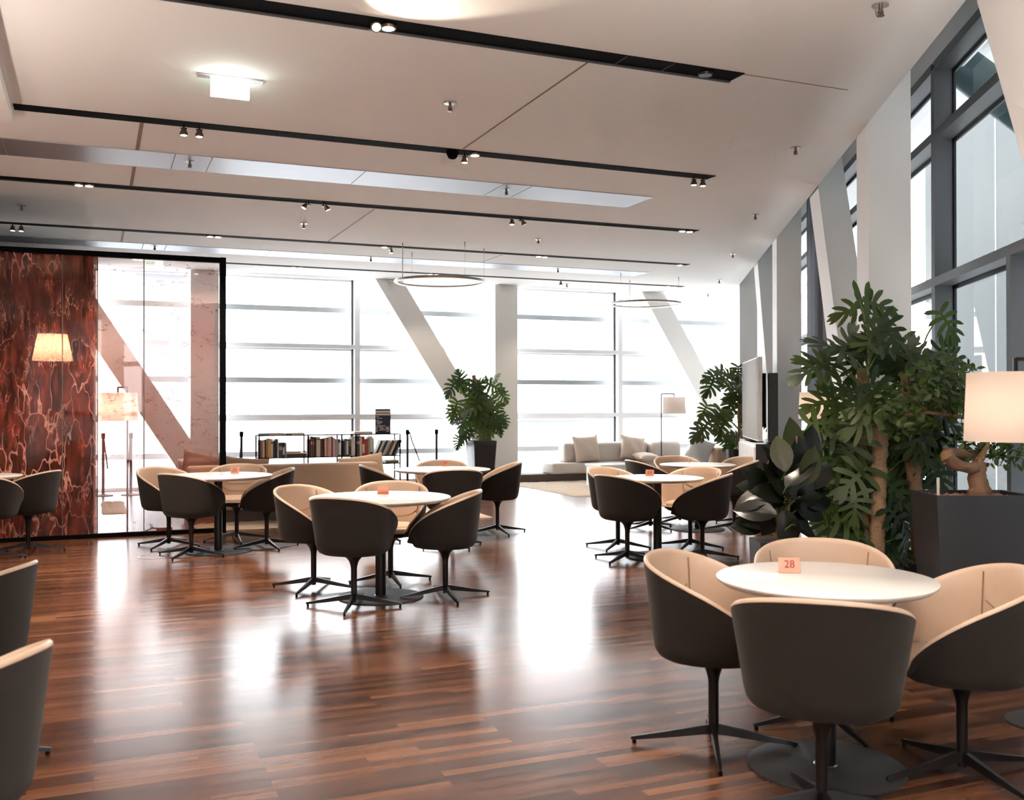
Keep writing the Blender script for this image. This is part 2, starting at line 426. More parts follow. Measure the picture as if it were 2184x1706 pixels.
# columns and braces of the right facade
S0 = [-3.07, 2.39, 7.91, 13.12, -8.5]
for k, s in enumerate(S0):
    q = [fac(s, .0), fac(s, CD), fac(s+CW, CD), fac(s+CW, .0)]
    struct(MB().poly([(p.x, p.y) for p in q], 0, 4.62).build('column_%d' % (k+4 if k < 4 else 9), 'column', smooth=0))
    zt, sl, w = 4.62, .633, .54
    if k < 3:
        sb = s+.11
        bot = [fac(sb, .02, .0), fac(sb, .30, .0), fac(sb+w, .30, .0), fac(sb+w, .02, .0)]
        st = sb+zt*sl
        top = [fac(st, .02, zt), fac(st, .30, zt), fac(st+w, .30, zt), fac(st+w, .02, zt)]
        struct(MB().hexa(bot, top).build('brace_%d' % (k+4), 'column', smooth=0))

# windows: one per bay; local x along the wall, local y outward
def window(name, L, loc, rz, zs, head, light, extra=(), bars=()):
    fm = 'framelight' if light else 'frame'
    f = MB(); mw, md = .10, .15
    f.box(-mw/2, mw/2, 0, md, 0, head)
    for z in zs: f.box(mw/2, L-mw/2, 0, md, z-.075, z)
    f.box(mw/2, L-mw/2, 0, md, head-.02, head+.06); f.box(mw/2, L-mw/2, 0, md, -.0, .05)
    for ex, z1 in extra: f.box(ex-.04, ex+.04, 0, md, .05, z1-.075)
    o = f.build(name, fm, smooth=0); o.location = loc; o.rotation_euler = (0, 0, rz); struct(o)
    g = MB(); e = .035
    lv = [.05]+list(zs)+[head-.02]
    xs = [mw/2, L-mw/2]
    for a_, b_ in zip(lv[:-1], lv[1:]):
        b2 = b_-(.075 if b_ != lv[-1] else 0)
        g.box(xs[0], xs[1], md, md+.02, b2-e, b2); g.box(xs[0], xs[0]+e, md, md+.02, a_, b2-e); g.box(xs[1]-e, xs[1], md, md+.02, a_, b2-e)
    g.build('gasket', 'framelight' if light else 'gasket', o, smooth=0)
    if light: MB().box(L-mw/2-.022, L-mw/2+.001, md-.03, md+.03, .05, head-.02).build('edge_gasket', 'gasket', o, smooth=0)
    for a_, b_ in zip(lv[:-1], lv[1:]):
        b2 = b_-(.075 if b_ != lv[-1] else 0)
        MB().add([(xs[0]+.01, md+.01, a_), (xs[1]-.01, md+.01, a_), (xs[1]-.01, md+.01, b2-.01), (xs[0]+.01, md+.01, b2-.01)], [(0, 1, 2, 3)]).build('pane', 'glass', o, smooth=0)
    for z in bars:
        MB().box(0, L, .42, .50, z-.075, z+.02).build('outer_rail', 'framelight', o, smooth=0)
    struct(MB().box(-.05, L-.05, .0, .3, head+.06, 4.62).build('wall_lintel', 'slab', smooth=0)); bpy.context.view_layer.update()
    w = bpy.data.objects[-1] if False else None
    return o
ZT = [1.255, 2.515, 3.775]
def lintel_fix(o):
    pass
BARS = (.57, 1.90, 3.20)
fw = [(-.05+.0, 4.43), (4.43, 9.86), (9.86, fac(sW, GO).x+.1)]
def win2(n, L, loc, rz, light, extra=(), bars=()):
    o = window('window_%d' % n, L, loc, rz, ZT, 4.32, light, extra, bars)
    lint = [x for x in COL.objects if x.name.startswith('wall_lintel')][-1]
    lint.location = loc; lint.rotation_euler = (0, 0, rz)
n = 0
for x0, x1 in fw:
    n += 1; win2(n, x1-x0, (x0, YW, 0), 0, True, (), BARS)
rzr = math.atan2(-DV.y, -DV.x)
for s1 in (14.1, 8.65, 3.25, -2.15, -7.55):
    n += 1
    win2(n, 5.4, fac(s1, GO), rzr, False, ((1.80, 2.515),) if s1 == 3.25 else ())
c = fac(sW+.05, GO+.1); struct(MB().box(c.x-.18, c.x+.12, YW-.02, YW+.28, 0, 4.62).build('column_8', 'column', smooth=0))
c = fac(14.1, GO); 
struct(MB().poly([(p.x, p.y) for p in (fac(14.15, GO), fac(14.15, GO+.2), fac(sW+.1, GO+.2), fac(sW+.1, GO))], 0, 4.62).build('wall_corner', 'column', smooth=0))

# ---------------------------------------------------------------- outside
tag(MB().box(-80, 120, 19.5, 160, -9.2, -9).build('ground_outside', 'ground', smooth=0), 'pale ground far below the far windows', 'ground', kind='structure')
def tower(px0, px1, Y, ztop, label, cols, rows):
    a, b = ony(px0, 860, Y), ony(px1, 860, Y)
    t = thing('office_tower', label, 'building', (a.x, Y, -9))
    w = b.x-a.x
    MB().box(0, w, 0, 14, 0, ztop+9).build('wall', 'extwhite', t, smooth=0)
    cw = w/cols
    for i in range(cols):
        for j in range(rows):
            z = ztop+9-1.3-(j+1)*3.5
            MB().box(i*cw+cw*.22, i*cw+cw*.78, -.08, .1, z, z+1.9).build('window', 'extwin', t, smooth=0)
tower(1448, 1640, 60, 17, 'pale office tower with rows of windows, seen through the far right panes', 11, 6)
def block(px0, px1, Y, zt, label, mat='extpale'):
    a, b = ony(px0, 860, Y), ony(px1, 860, Y)
    t = thing('distant_building', label, 'building', (a.x, Y, -9))
    MB().box(0, b.x-a.x, 0, 10, 0, zt+9).build('wall', mat, t, smooth=0)
    MB().box(-.3, b.x-a.x+.3, -.4, 10.4, zt+9, zt+9.6).build('roof', 'extwhite', t, smooth=0)
block(290, 425, 45, 7.0, 'pale block beyond the rosy glass panes, behind the slanted brace')
block(1125, 1235, 55, .5, 'low pale block outside behind the left end of the sofa')
block(1240, 1330, 62, .9, 'low pale block outside above the taupe sofa cushions')
# wall of the neighbouring building beside the right facade
s1, _ = onfac(1973, 400, 4.6)
t = thing('neighbour_building', 'grey building close outside the right-hand windows', 'building', fac(s1, 4.6, -9), rzr)
MB().box(0, s1+14, 0, 3, 0, 24).build('wall', 'extwall', t, smooth=0)
for x in (2.05, 4.6): MB().box(x-.012, x+.012, -.01, .01, 0, 24).build('joint', 'extwhite', t, smooth=0)
a = dep(1990, 95, 9.2); b = dep(2150, 215, 8.6); d = (b-a).normalized()
tag(MB().tube([a-d*1.5, b+d*2.5], .17, 20).build('bracing_tube', 'pipe'), 'dark teal tube crossing outside the top right window', 'pipe')

# ---------------------------------------------------------------- ceiling fittings
TR = [(5.60, 5.79, (300, 0), (1580, 160)), (8.225, 8.385, (27, 231), (1515, 379)), (10.87, 11.02, None, (1480, 494)), (13.56, 13.70, None, (1460, 566)), (16.13, 16.25, (400, 560), (1446, 613))]
ORD = ['nearest', 'second', 'third', 'fourth', 'farthest']
TRY = []
for i, (y0, y1, pa, pb) in enumerate(TR):
    xe = onz(pb[0], pb[1], ZC).x
    xs = XL+.05 if i in (2, 3) else (onz(27, 231, ZC).x+.01 if i == 1 else (-3.0 if i == 0 else .05))
    t = thing('ceiling_track', '%s of the five long black light channels in the ceiling' % ORD[i], 'light track', ((xs+xe)/2, (y0+y1)/2, ZC))
    h = (xe-xs)/2; w = (y1-y0)/2
    MB().box(-h, h, -w, w, -.005, .004).build('channel', 'black', t, smooth=0)
    if i in (0, 2): MB().box(-h, h, w-.028, w, -.012, -.0049).build('lip', 'trackgrey', t, smooth=0)
    TRY.append((y0+y1)/2)
    if i == 0:
        MB().lathe([(.045, -.02), (.05, -.006)], 20, (h-.25, 0, 0)).build('socket', 'blackmetal', t)
        for xx in (.55, .9): MB().box(h-xx-.004, h-xx+.004, -w, w-.03, -.0075, -.004).build('divider', 'trackgrey', t, smooth=0)
SPOTS = [(0, [(795, 62, 'in'), (828, 48, 'up')]), (1, [(392, 270, 'd'), (425, 285, 'd')]), (1, [(991, 328, 'd'), (1013, 327, 'f')]), (1, [(1480, 381, 'd'), (1499, 381, 'd')]),
         (2, [(168, 394, 'f'), (190, 395, 'f')]), (2, [(658, 440, 'l'), (690, 436, 'r')]), (2, [(1092, 467, 'd'), (1110, 468, 'r')]), (2, [(1455, 492, 'f'), (1471, 494, 'f')]),
         (3, [(27, 480, 'd'), (45, 482, 'd')]), (3, [(448, 501, 'f'), (465, 503, 'f')]), (3, [(820, 525, 'f'), (834, 527, 'd')]), (3, [(1149, 545, 'f'), (1162, 546, 'f')]), (3, [(1450, 565, 'f')]),
         (4, [(288, 552, 'f'), (300, 553, 'f')]), (4, [(626, 569, 'f'), (640, 570, 'f')]), (4, [(918, 585, 'f'), (930, 586, 'f')]), (4, [(1196, 601, 'd')]), (4, [(1425, 612, 'f'), (1437, 612, 'f')])]
WHERE = ['above the room centre', 'near the exit sign', 'beside the black dome', 'at the right end', 'at the far left', 'left of centre', 'right of centre', 'at the right end',
         'at the far left edge', 'above the glass partition', 'left of the hanging ring', 'right of the hanging ring', 'at the right end', 'seen through the rosy glass', 'left of the far mullion', 'behind the left ring', 'between the two rings', 'at the right end']
def spot(px, py, ti, mode, label, k):
    y = TRY[ti]; x = ony(px, py, y).x
    t = thing('ceiling_spotlight', label, 'spotlight', (x, y, ZC), 0, 'spotlights in the ceiling tracks')
    tilt = {'d': (0, 0), 'l': (0, .55), 'r': (0, -.5), 'in': (-.95, 0), 'up': (0, 0), 'f': (0, 0)}[mode]
    rot = Euler((tilt[0], tilt[1], 0))
    if mode in ('f', 'up'):
        MB().lathe([(.03, -.022), (.046, -.02), (.048, -.006)], 20).build('bezel', 'spot_body', t)
        MB().lathe([(0, -.0235), (.034, -.0232), (.034, -.021)], 20).build('lens', 'bulb', t)
        lz = -.035
    else:
        b = MB().lathe([(.022, -.055), (.026, -.075), (.047, -.125), (.047, -.15), (.036, -.15)], 20).build('housing', 'spot_body', t); b.rotation_euler = rot
        l = MB().lathe([(0, -.151), (.036, -.1505), (.036, -.148)], 20).build('lens', 'bulb', t); l.rotation_euler = rot
        MB().tube([(0, 0, -.004), (0, 0, -.06)], .011, 8).build('stem', 'blackmetal', t)
        MB().box(-.035, .035, -.012, .012, -.07, -.055).build('yoke', 'blackmetal', t, smooth=0)
        lz = -.165
    if mode not in ('f', 'up'): t.scale = (.68, .68, .62)
    d = rot.to_matrix() @ V((0, 0, -1)); p = V((x, y, ZC))+d*abs(lz)*.66
    e = 95 if ti < 3 else (60 if ti == 3 else 11)
    if mode == 'up': lamp('warm_uplight', 'SPOT', V((x-.05, y-.2, ZC-.30)), 5, WARM, .03, (.25, -.62, .75), spot_size=R_(95), spot_blend=.25)
    lamp('spot_beam', 'SPOT', p, e, WARM, .03, d, spot_size=R_(112 if ti == 4 else 70), spot_blend=.45 if ti == 4 else .7)
k = 0
for (ti, lst), wh in zip(SPOTS, WHERE):
    for q, (px, py, md) in enumerate(lst):
        side = '' if len(lst) == 1 else ('left of two ' if q == 0 else 'right of two ')
        form = 'flush spotlights' if md in ('f', 'up') else 'hanging spotlights'
        if len(lst) == 1: form = form[:-1]
        spot(px, py, ti, md, '%slit %s on the %s ceiling track, %s' % (side, form, ORD[ti], wh), k); k += 1
p = ony(965, 323, TRY[1])
tag(MB().lathe([(.055, 0), (.055, -.02), (.035, -.06), (0, -.072)], 20, (p.x, TRY[1], ZC-.004)).build('ceiling_dome_camera', 'black'), 'small black dome hanging from the second ceiling track', 'camera')

def strip(y0, y1, segs, label):
    xa, xb = segs[0][0], segs[-1][1]
    t = thing('metal_ceiling_panel', label, 'ceiling panel', ((xa+xb)/2, (y0+y1)/2, ZC))
    for a_, b_ in segs:
        MB().box(a_-(xa+xb)/2+.004, b_-(xa+xb)/2-.004, -(y1-y0)/2, (y1-y0)/2, -.006, .004).build('plate', 'panel', t, smooth=0)
yA0, yA1 = onz(560, 344, ZC).y, onz(560, 376, ZC).y
xs = [XL+.05]+[ony(px, py, yA0+.02).x for px, py in ((3, 300), (374, 329), (453, 336), (779, 364), (1075, 389), (1134, 396), (1393, 422))]
strip(yA0, yA1, list(zip(xs[:-1], xs[1:])), 'long brushed metal band set in the ceiling between second and third tracks')
yB0, yB1 = onz(560, 533.3, ZC).y, onz(560, 545, ZC).y
xs = [XL+.05]+[ony(px, py, yB0+.02).x for px, py in ((70, 506), (306, 519), (355, 521), (577, 534), (800, 547), (1040, 561), (1224, 572), (1387, 582))]
strip(yB0, yB1, list(zip(xs[:-1], xs[1:])), 'long brushed metal band set in the ceiling between fourth and farthest tracks')

SPR = [(1878, 10, 'nearest the right-hand windows, at the top'), (960, 219, 'between the nearest and second track'), (1697, 314, 'near the right ceiling edge beside the second track end'), (405, 343, 'on the left part of the first metal band'),
       (1080, 403, 'on the right part of the first metal band'), (46, 437, 'at the far left behind the third track'), (648, 476, 'between the third and fourth tracks, left of centre'), (1611, 457, 'near the right ceiling edge beside the third track end'),
       (1148, 510, 'between the third and fourth tracks, right of centre'), (330, 524, 'on the second metal band above the glass partition'), (791, 549, 'on the second metal band left of the hanging ring'), (1190, 573, 'on the second metal band right of the left ring'),
       (1563, 541, 'near the right ceiling edge beside the fourth track end'), (1209, 605, 'at the far ceiling edge right of the column'), (1534, 597, 'near the right ceiling edge beside the farthest track end'), (1510, 626, 'in the far right corner of the ceiling'), (1037, -6, 'at the top of the view')]
for px, py, wh in SPR:
    if py < 0: continue
    p = onz(px, py, ZC)
    t = thing('ceiling_sprinkler', 'small sprinkler in the ceiling %s' % wh, 'sprinkler', p, 0, 'ceiling sprinklers')
    MB().lathe([(.045, -.002), (.045, -.008), (.0, -.010)], 20).build('flange', 'steel', t)
    MB().lathe([(.010, -.008), (.012, -.03), (.017, -.034), (.017, -.05), (.011, -.056), (.022, -.06), (.022, -.064), (0, -.066)], 12).build('nozzle', 'spot_body', t)

# exit sign
a, b = onz(422, 158, ZC), onz(560, 173, ZC)
cx = (a.x+b.x)/2
t = thing('exit_sign', 'bright glowing exit sign hung from the ceiling on a flat bracket', 'sign', (cx, 7.02, ZC))
MB().box(-.215, .215, -.035, .035, -.012, 0).build('bracket', 'steel', t, smooth=0)
sx0, sx1 = ony(450, 190, 7.0).x-cx, ony(532, 190, 7.0).x-cx
zb = ony(490, 207, 7.0).z-ZC
MB().box(sx0, sx1, -.014, .012, zb, -.012).build('panel', 'sign_white', t, smooth=0)
gx = sx0+(sx1-sx0)*.58
MB().box(sx0+.004, gx, .0121, .014, zb+.006, -.02).build('green_field', 'sign_green', t, smooth=0)
rm = MB(); xx = (gx+sx1)/2; zz = (zb-.012)/2
rm.lathe([(0, -.009), (.009, 0), (0, .009)], 10, (xx, .0135, zz+.042))
for q in ([(xx, zz+.03), (xx-.006, zz)], [(xx-.006, zz), (xx+.016, zz-.018), (xx+.01, zz-.045)], [(xx-.006, zz), (xx-.02, zz-.02), (xx-.036, zz-.022)], [(xx, zz+.026), (xx+.022, zz+.012), (xx+.03, zz+.024)], [(xx, zz+.026), (xx-.02, zz+.018), (xx-.022, zz)]):
    rm.tube([(u, .0135, w) for u, w in q], .0045, 6)
rm.build('running_figure', 'sign_green', t)

# ring pendants
def ring(c, D, anchors, label):
    t = thing('ring_pendant', label, 'pendant lamp', c, 0, 'ring pendants')
    MB().torus(D/2, .018, 0, 80, 10).build('ring', 'ring', t)
    MB().torus(D/2-.012, .009, -.012, 80, 8).build('light_strip', 'ring_glow', t)
    for i, ang in enumerate(anchors):
        x, y = D/2*cos(ang), D/2*sin(ang); z = ZC-c[2]
        o_ = MB().tube([(x, y, 0), (x, y, z-.06)], .0016 if i else .007, 6).build('cable', 'wire' if i else 'cream', t)
        MB().lathe([(.005, z-.07), (.007, z-.015), (.012, z)], 10, (x, y, 0)).build('ceiling_hook', 'wire', t)
p = dep(938, 601, 14.2); ring((p.x, p.y, p.z), 1.26, [pi+.3, pi*.62, -.25, -pi*.42], 'large thin light ring hung in front of the far windows, the left one')
p = dep(1376, 648, 17.4); ring((p.x, p.y, p.z), 1.23, [1.5, pi*1.1, -.2], 'thin light ring hung over the lounge sofa, the right one')

# ---------------------------------------------------------------- glass partition
YP = 11.632
t = thing('glass_partition', 'black framed partition of crinkled copper red and rosy clear glass', 'partition', (0, YP, 0))
XE = 1.37; HT = 3.075
MB().box(XL+.02, XE, -.03, .03, HT-.055, HT).build('top_rail', 'black', t, smooth=0)
MB().box(XL+.02, XE, -.03, .03, 0, .045).build('bottom_rail', 'black', t, smooth=0)
MB().box(XE-.062, XE, -.05, .05, 0, HT).build('end_post', 'black', t, smooth=0)
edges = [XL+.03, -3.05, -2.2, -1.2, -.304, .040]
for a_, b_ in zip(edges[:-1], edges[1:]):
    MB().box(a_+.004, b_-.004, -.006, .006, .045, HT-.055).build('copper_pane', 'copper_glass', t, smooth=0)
edges = [.040, .508, XE-.062]
for a_, b_ in zip(edges[:-1], edges[1:]):
    MB().add([(a_+.004, 0, .045), (b_-.003, 0, .045), (b_-.003, 0, HT-.055), (a_+.004, 0, HT-.055)], [(0, 1, 2, 3)]).build('clear_pane', 'rosy_glass', t, smooth=0)
for x in (-1.2, -.304, .040, .508):
    MB().box(x-.005, x+.005, -.008, .008, .045, HT-.055).build('pane_joint', 'plinth', t, smooth=0)

# ---------------------------------------------------------------- chairs
CH_A, CH_B, CH_F = .305, .275, .275
def outline(th):
    c, s_ = cos(th), sin(th)
    e = 2/(2.35+.75*max(0, -c)**.5)
    x = math.copysign(abs(s_)**e, s_)*CH_A
    y = math.copysign(abs(c)**e, c)
    # front is squarer and slightly narrower
    return x*(1-.10*max(0, -y)), y*(CH_B if y > 0 else CH_F)
def rim_h(y):
    tt = max(0, min(1, (y+CH_F)/(CH_B+CH_F)))
    return .418+.362*max(0, (tt-.03)/.97)**.44
def ths(n=72): return [2*pi*i/n for i in range(n)]
def ringmesh(mb, rows, n, cap='both'):
    vs = [p for r in rows for p in r]; fs = []
    for k in range(len(rows)-1):
        for i in range(n): fs.append((k*n+i, k*n+(i+1) % n, (k+1)*n+(i+1) % n, (k+1)*n+i))
    if cap != 'last': fs.append(tuple(reversed(range(n))))
    if cap != 'first': fs.append(tuple(range((len(rows)-1)*n, len(rows)*n)))
    mb.add(vs, fs)
def make_chair():
    t = thing('tub_chair', '', 'chair', (0, 0, 0), 0, 'tub chairs around the round tables')
    T = ths(); n = len(T)
    rows = []
    prof = [(.30, .368), (.56, .370), (.70, .376), (.785, .390), (.835, .412), (.862, .445)]
    ob = [outline(a_) for a_ in T]; hs = [rim_h(y) for x, y in ob]
    for s_, z in prof: rows.append([(x*s_, y*s_, .368+(z-.368)*min(1, (h-.368)/.10)) for (x, y), h in zip(ob, hs)])
    for w in (.25, .5, .75, 1):
        sc = .862+.138*w
        rows.append([(x*sc, y*sc, (lambda z0: z0+(h-z0)*w)(.368+.077*min(1, (h-.368)/.10))) for (x, y), h in zip(ob, hs)])
    mb = MB(); ringmesh(mb, [[V(p) for p in r] for r in rows], n, 'first'); mb.build('shell', 'shell', t, 60)
    rows = []
    def rr(s_, dz, f=None):
        rows.append([V((x*s_, y*s_, (h+dz) if f is None else f(h))) for (x, y), h in zip(ob, hs)])
    rr(1.0, -.001); rr(.997, .008); rr(.975, .014); rr(.945, .009); rr(.925, -.006)
    rr(.895, 0, lambda h: .43+(h-.012-.43)*.8); rr(.855, 0, lambda h: .43+(h-.012-.43)*.5); rr(.815, 0, lambda h: .43+(h-.02-.43)*.22); rr(.78, 0, lambda h: .425); rr(.5, 0, lambda h: .42)
    mb = MB(); ringmesh(mb, rows, n, 'last'); mb.build('lining', 'leather', t, 60)
    # seat pad
    rows = []
    for s_, z in ((.74, .418), (.785, .428), (.80, .44), (.78, .454), (.68, .462), (.4, .465), (.1, .465)):
        rows.append([V((x*s_*.98, y*s_-.006, z-.006*max(0, -y/.27))) for x, y in ob])
    mb = MB(); ringmesh(mb, rows, n); mb.build('seat_pad', 'leather', t, 60)
    # stitched seams
    mb = MB()
    for sg in (1, -1):
        th = sg*.86
        pts = []
        for w in (1, .8, .5, .22, .05):
            x, y = outline(th); h = rim_h(y); s_ = {1: .925, .8: .893, .5: .853, .22: .815, .05: .79}[w]
            pts.append((x*s_*.985, y*s_*.985, .43+(h-.012-.43)*w))
        mb.tube(pts, .0032, 5)
    for w, s_ in ((.45, .843), (.22, .813)):
        pts = []
        for i in range(-6, 7):
            th = i/6*.80; x, y = outline(th); h = rim_h(y); q = w+.18*(abs(i)/6)**3
            pts.append((x*(s_+.12*(q-w)), y*(s_+.12*(q-w)), .43+(h-.012-.43)*q))
        mb.tube(pts, .003, 5)
    mb.build('seam', 'stitch', t)
    MB().lathe([(.018, .03), (.021, .06), (.0215, .27), (.025, .29), (.035, .322), (.058, .348), (.095, .364), (.11, .3695), (.0, .37)], 24).build('pedestal', 'blackmetal', t)
    for i in range(4):
        a_ = pi/2*i+.35
        d = V((cos(a_), sin(a_), 0)); s_ = V((-sin(a_), cos(a_), 0)); u = V((0, 0, 1))
        secs = [(.0, .014, .052, .092), (.05, .0135, .048, .084), (.20, .011, .028, .053), (.335, .008, .014, .028), (.342, .006, .016, .026)]
        vs = []; fs = []
        for r, w, z0, z1 in secs: vs += [d*r-s_*w+u*z0, d*r+s_*w+u*z0, d*r+s_*w*.75+u*z1, d*r-s_*w*.75+u*z1]
        for k in range(len(secs)-1):
            for j in range(4): fs.append((k*4+j, k*4+(j+1) % 4, k*4+4+(j+1) % 4, k*4+4+j))
        fs += [(3, 2, 1, 0), tuple(len(secs)*4-4+j for j in range(4))]
        lg = MB().add(vs, fs).build('leg', 'blackmetal', t, 35)
        MB().lathe([(.0085, 0), (.0085, .008), (.006, .016)], 10, tuple(d*.328)).build('glide', 'black', lg)
    return t
proto = make_chair(); used = []
def faceto(p, q): return math.atan2(q[1]-p[1], q[0]-p[0])+pi/2   # front is local -y
def chair(p, rz, label):
    if not used:
        used.append(1); proto.location = (p[0], p[1], 0); proto.rotation_euler = (0, 0, rz); proto['label'] = label; return proto
    return dup(proto, label, (p[0], p[1], 0), rz)
def camdir(r, f):     # heading from camera-right / camera-forward components
    d = RT*r+FW*f; return math.atan2(d.y, d.x)+pi/2

T28 = V((2.645, 3.150, 0)); TA = V((1.962, 7.222, 0)); T22 = V((1.12, 10.09, 0)); T27 = V((3.42, 10.10, 0)); T24 = V((4.86, 8.11, 0)); T25 = V((6.35, 9.71, 0))
def cp(px, py): return onz(px, py, 0)
p = dep(1750, 900, 3.47); chair(p, faceto(p, T28), 'tub chair with its dark back to us, at the nearest table numbered 28')
p = cp(1522, 1590); chair(p, faceto(p, T28)+.1, 'tub chair on the left side of table 28, cream lining showing')
p = cp(2052, 1650); chair(p, faceto(p, T28)+.1, 'tub chair on the right side of table 28, cut by the frame edge')
p = cp(1760, 1545); chair(p, faceto(p, T28)+.15, 'tub chair facing us behind the white top of table 28')
p = cp(755, 1293); chair(p, faceto(p, TA), 'dark-backed tub chair in front of the large middle table')
p = cp(669, 1255); chair(p, faceto(p, TA), 'tub chair at the left of the large middle table, cream inside showing')
p = cp(950, 1273); chair(p, faceto(p, TA), 'tub chair at the right of the large middle table, turned left')
p = cp(833, 1240); chair(p, faceto(p, TA), 'tub chair facing us behind the large middle table')
p = cp(965, 1166); chair(p, faceto(p, T27), 'dark round-backed tub chair in front of table 27')
p = cp(822, 1150); chair(p, camdir(1, .25), 'tub chair at the left of table 27, its low arm toward the tabletop')
p = cp(1061, 1136); chair(p, camdir(-1, -.05), 'tub chair standing alone right of table 27, seen from its side')
p = dep(941, 900, 11.25); chair(p, camdir(0, -1), 'tub chair facing us behind table 27, only the cream back showing')
p = cp(360, 1165); chair(p, faceto(p, T22), 'tub chair at the left of table 22, against the rosy glass')
p = cp(408, 1185); chair(p, faceto(p, T22), 'dark-backed tub chair in front of table 22')
p = cp(569, 1167); chair(p, faceto(p, T22)-.35, 'tub chair at the right of table 22, in front of the tan sofa')
p = cp(505, 1152); chair(p, faceto(p, T22), 'tub chair facing us behind table 22, stitched tan back showing')
p = cp(1338, 1195); chair(p, faceto(p, T24), 'dark-backed tub chair at the front left of table 24')
p = cp(1498, 1192); chair(p, faceto(p, T24), 'dark-backed tub chair at the front right of table 24')
p = cp(1318, 1168); chair(p, faceto(p, T24)+.3, 'tub chair at the rear left of table 24, half hidden by the front left one')
p = cp(1472, 1168); chair(p, faceto(p, T24)-.2, 'tub chair facing us at the rear right of table 24')
p = cp(1387, 1127); chair(p, camdir(1, .3), 'dark tub chair at the left of the farthest right table, facing right')
p = cp(1450, 1114); chair(p, camdir(.25, -1), 'tub chair facing us behind the farthest right table')
p = cp(1566, 1130); chair(p, camdir(-1, .35), 'dark-backed tub chair beside the rubber plant at the farthest right table')
p = cp(1588, 1116); chair(p, camdir(-.6, -1), 'cream-lined tub chair in front of the sideboard at the farthest right table')
p = cp(60, 1176); chair(p, camdir(-1, .1), 'tub chair against the copper glass at the left, facing left')
p = cp(-28, 1192); chair(p, camdir(.1, 1), 'tub chair cut by the left frame edge beside the copper glass')
p = dep(-92, 900, 3.97); chair(p, camdir(-1, .0), 'farther of two tub chairs cut off at the lower left edge')
p = dep(-156, 900, 2.58); chair(p, camdir(-1, .1), 'nearest tub chair in the lower left corner, mostly out of frame')

# ---------------------------------------------------------------- tables
def table(c, D, label, zt=.74):
    t = thing('round_table', label, 'table', (c[0], c[1], 0), 0, 'round white cafe tables')
    r = D/2
    MB().lathe([(.0, zt-.026), (r-.022, zt-.026), (r-.004, zt-.012), (r, zt-.007), (r, zt-.002), (r-.003, zt), (0, zt)], 72).build('tabletop', 'tabletop', t)
    MB().lathe([(.039, .011), (.039, zt-.03), (.11, zt-.029), (.11, zt-.026)], 32).build('column', 'blackmetal', t)
    MB().lathe([(.30 if D < .95 else .315, 0), (.30 if D < .95 else .315, .008), (.295, .0115), (0, .012)], 64).build('base_plate', 'softblack', t)
    MB().lathe([(.042, .012), (.046, .014), (.042, .017), (.039, .0175)], 32).build('collar', 'steel', t)
    return t
table(T28, .835, 'small round white table numbered 28 in the right foreground')
table(TA, 1.04, 'large round white table in the middle of the floor, no number showing')
table(T22, 1.02, 'large round white table numbered 22 beside the rosy glass')
table(T27, 1.02, 'large round white table numbered 27 near the tall monstera')
table(T24, .86, 'small round white table numbered 24 in front of the rubber plant')
table(T25, .86, 'round white table behind table 24, farthest on the right')
tl = cp(60, 1176)-RT*.50-FW*.05
table(tl, .86, 'round white table cut by the left frame edge beside the copper glass')
def number(px, py, num, label, ang, zt=.74, back=False):
    p = onz(px, py, zt)
    t = thing('table_number', label, 'table number', (p.x, p.y, zt), ang, 'copper table numbers')
    M = Matrix.Rotation(.22, 4, 'X')
    MB().rbox(-.043, .043, -.0015, .0015, .001, .062, .001, 1, Matrix.Translation((0, -.012, 0)) @ Matrix.Rotation(-.25, 4, 'X')).build('plate', 'copper', t)
    MB().rbox(-.043, .043, -.016, .03, 0, .003, .001, 1).build('foot', 'copper', t)
    if num and not back:
        text('digits', num, .044, 'digits', t, (0, -.0065, .034), (pi/2-.25, 0, 0))
camrz = -.395899
number(1683, 1221, '28', 'copper number plate reading 28 on the nearest table', camrz)
number(817, 1054, '', 'blank back of a copper number plate on the large middle table', camrz+pi+.1, back=True)
number(501, 1009, '22', 'copper number plate reading 22', camrz+.1)
number(950, 994, '27', 'copper number plate reading 27', camrz)
number(1386, 1015, '24', 'copper number plate reading 24', camrz-.5)
number(1468, 988, '', 'copper number plate seen edge-on on the farthest right table', camrz+1.35, back=True)

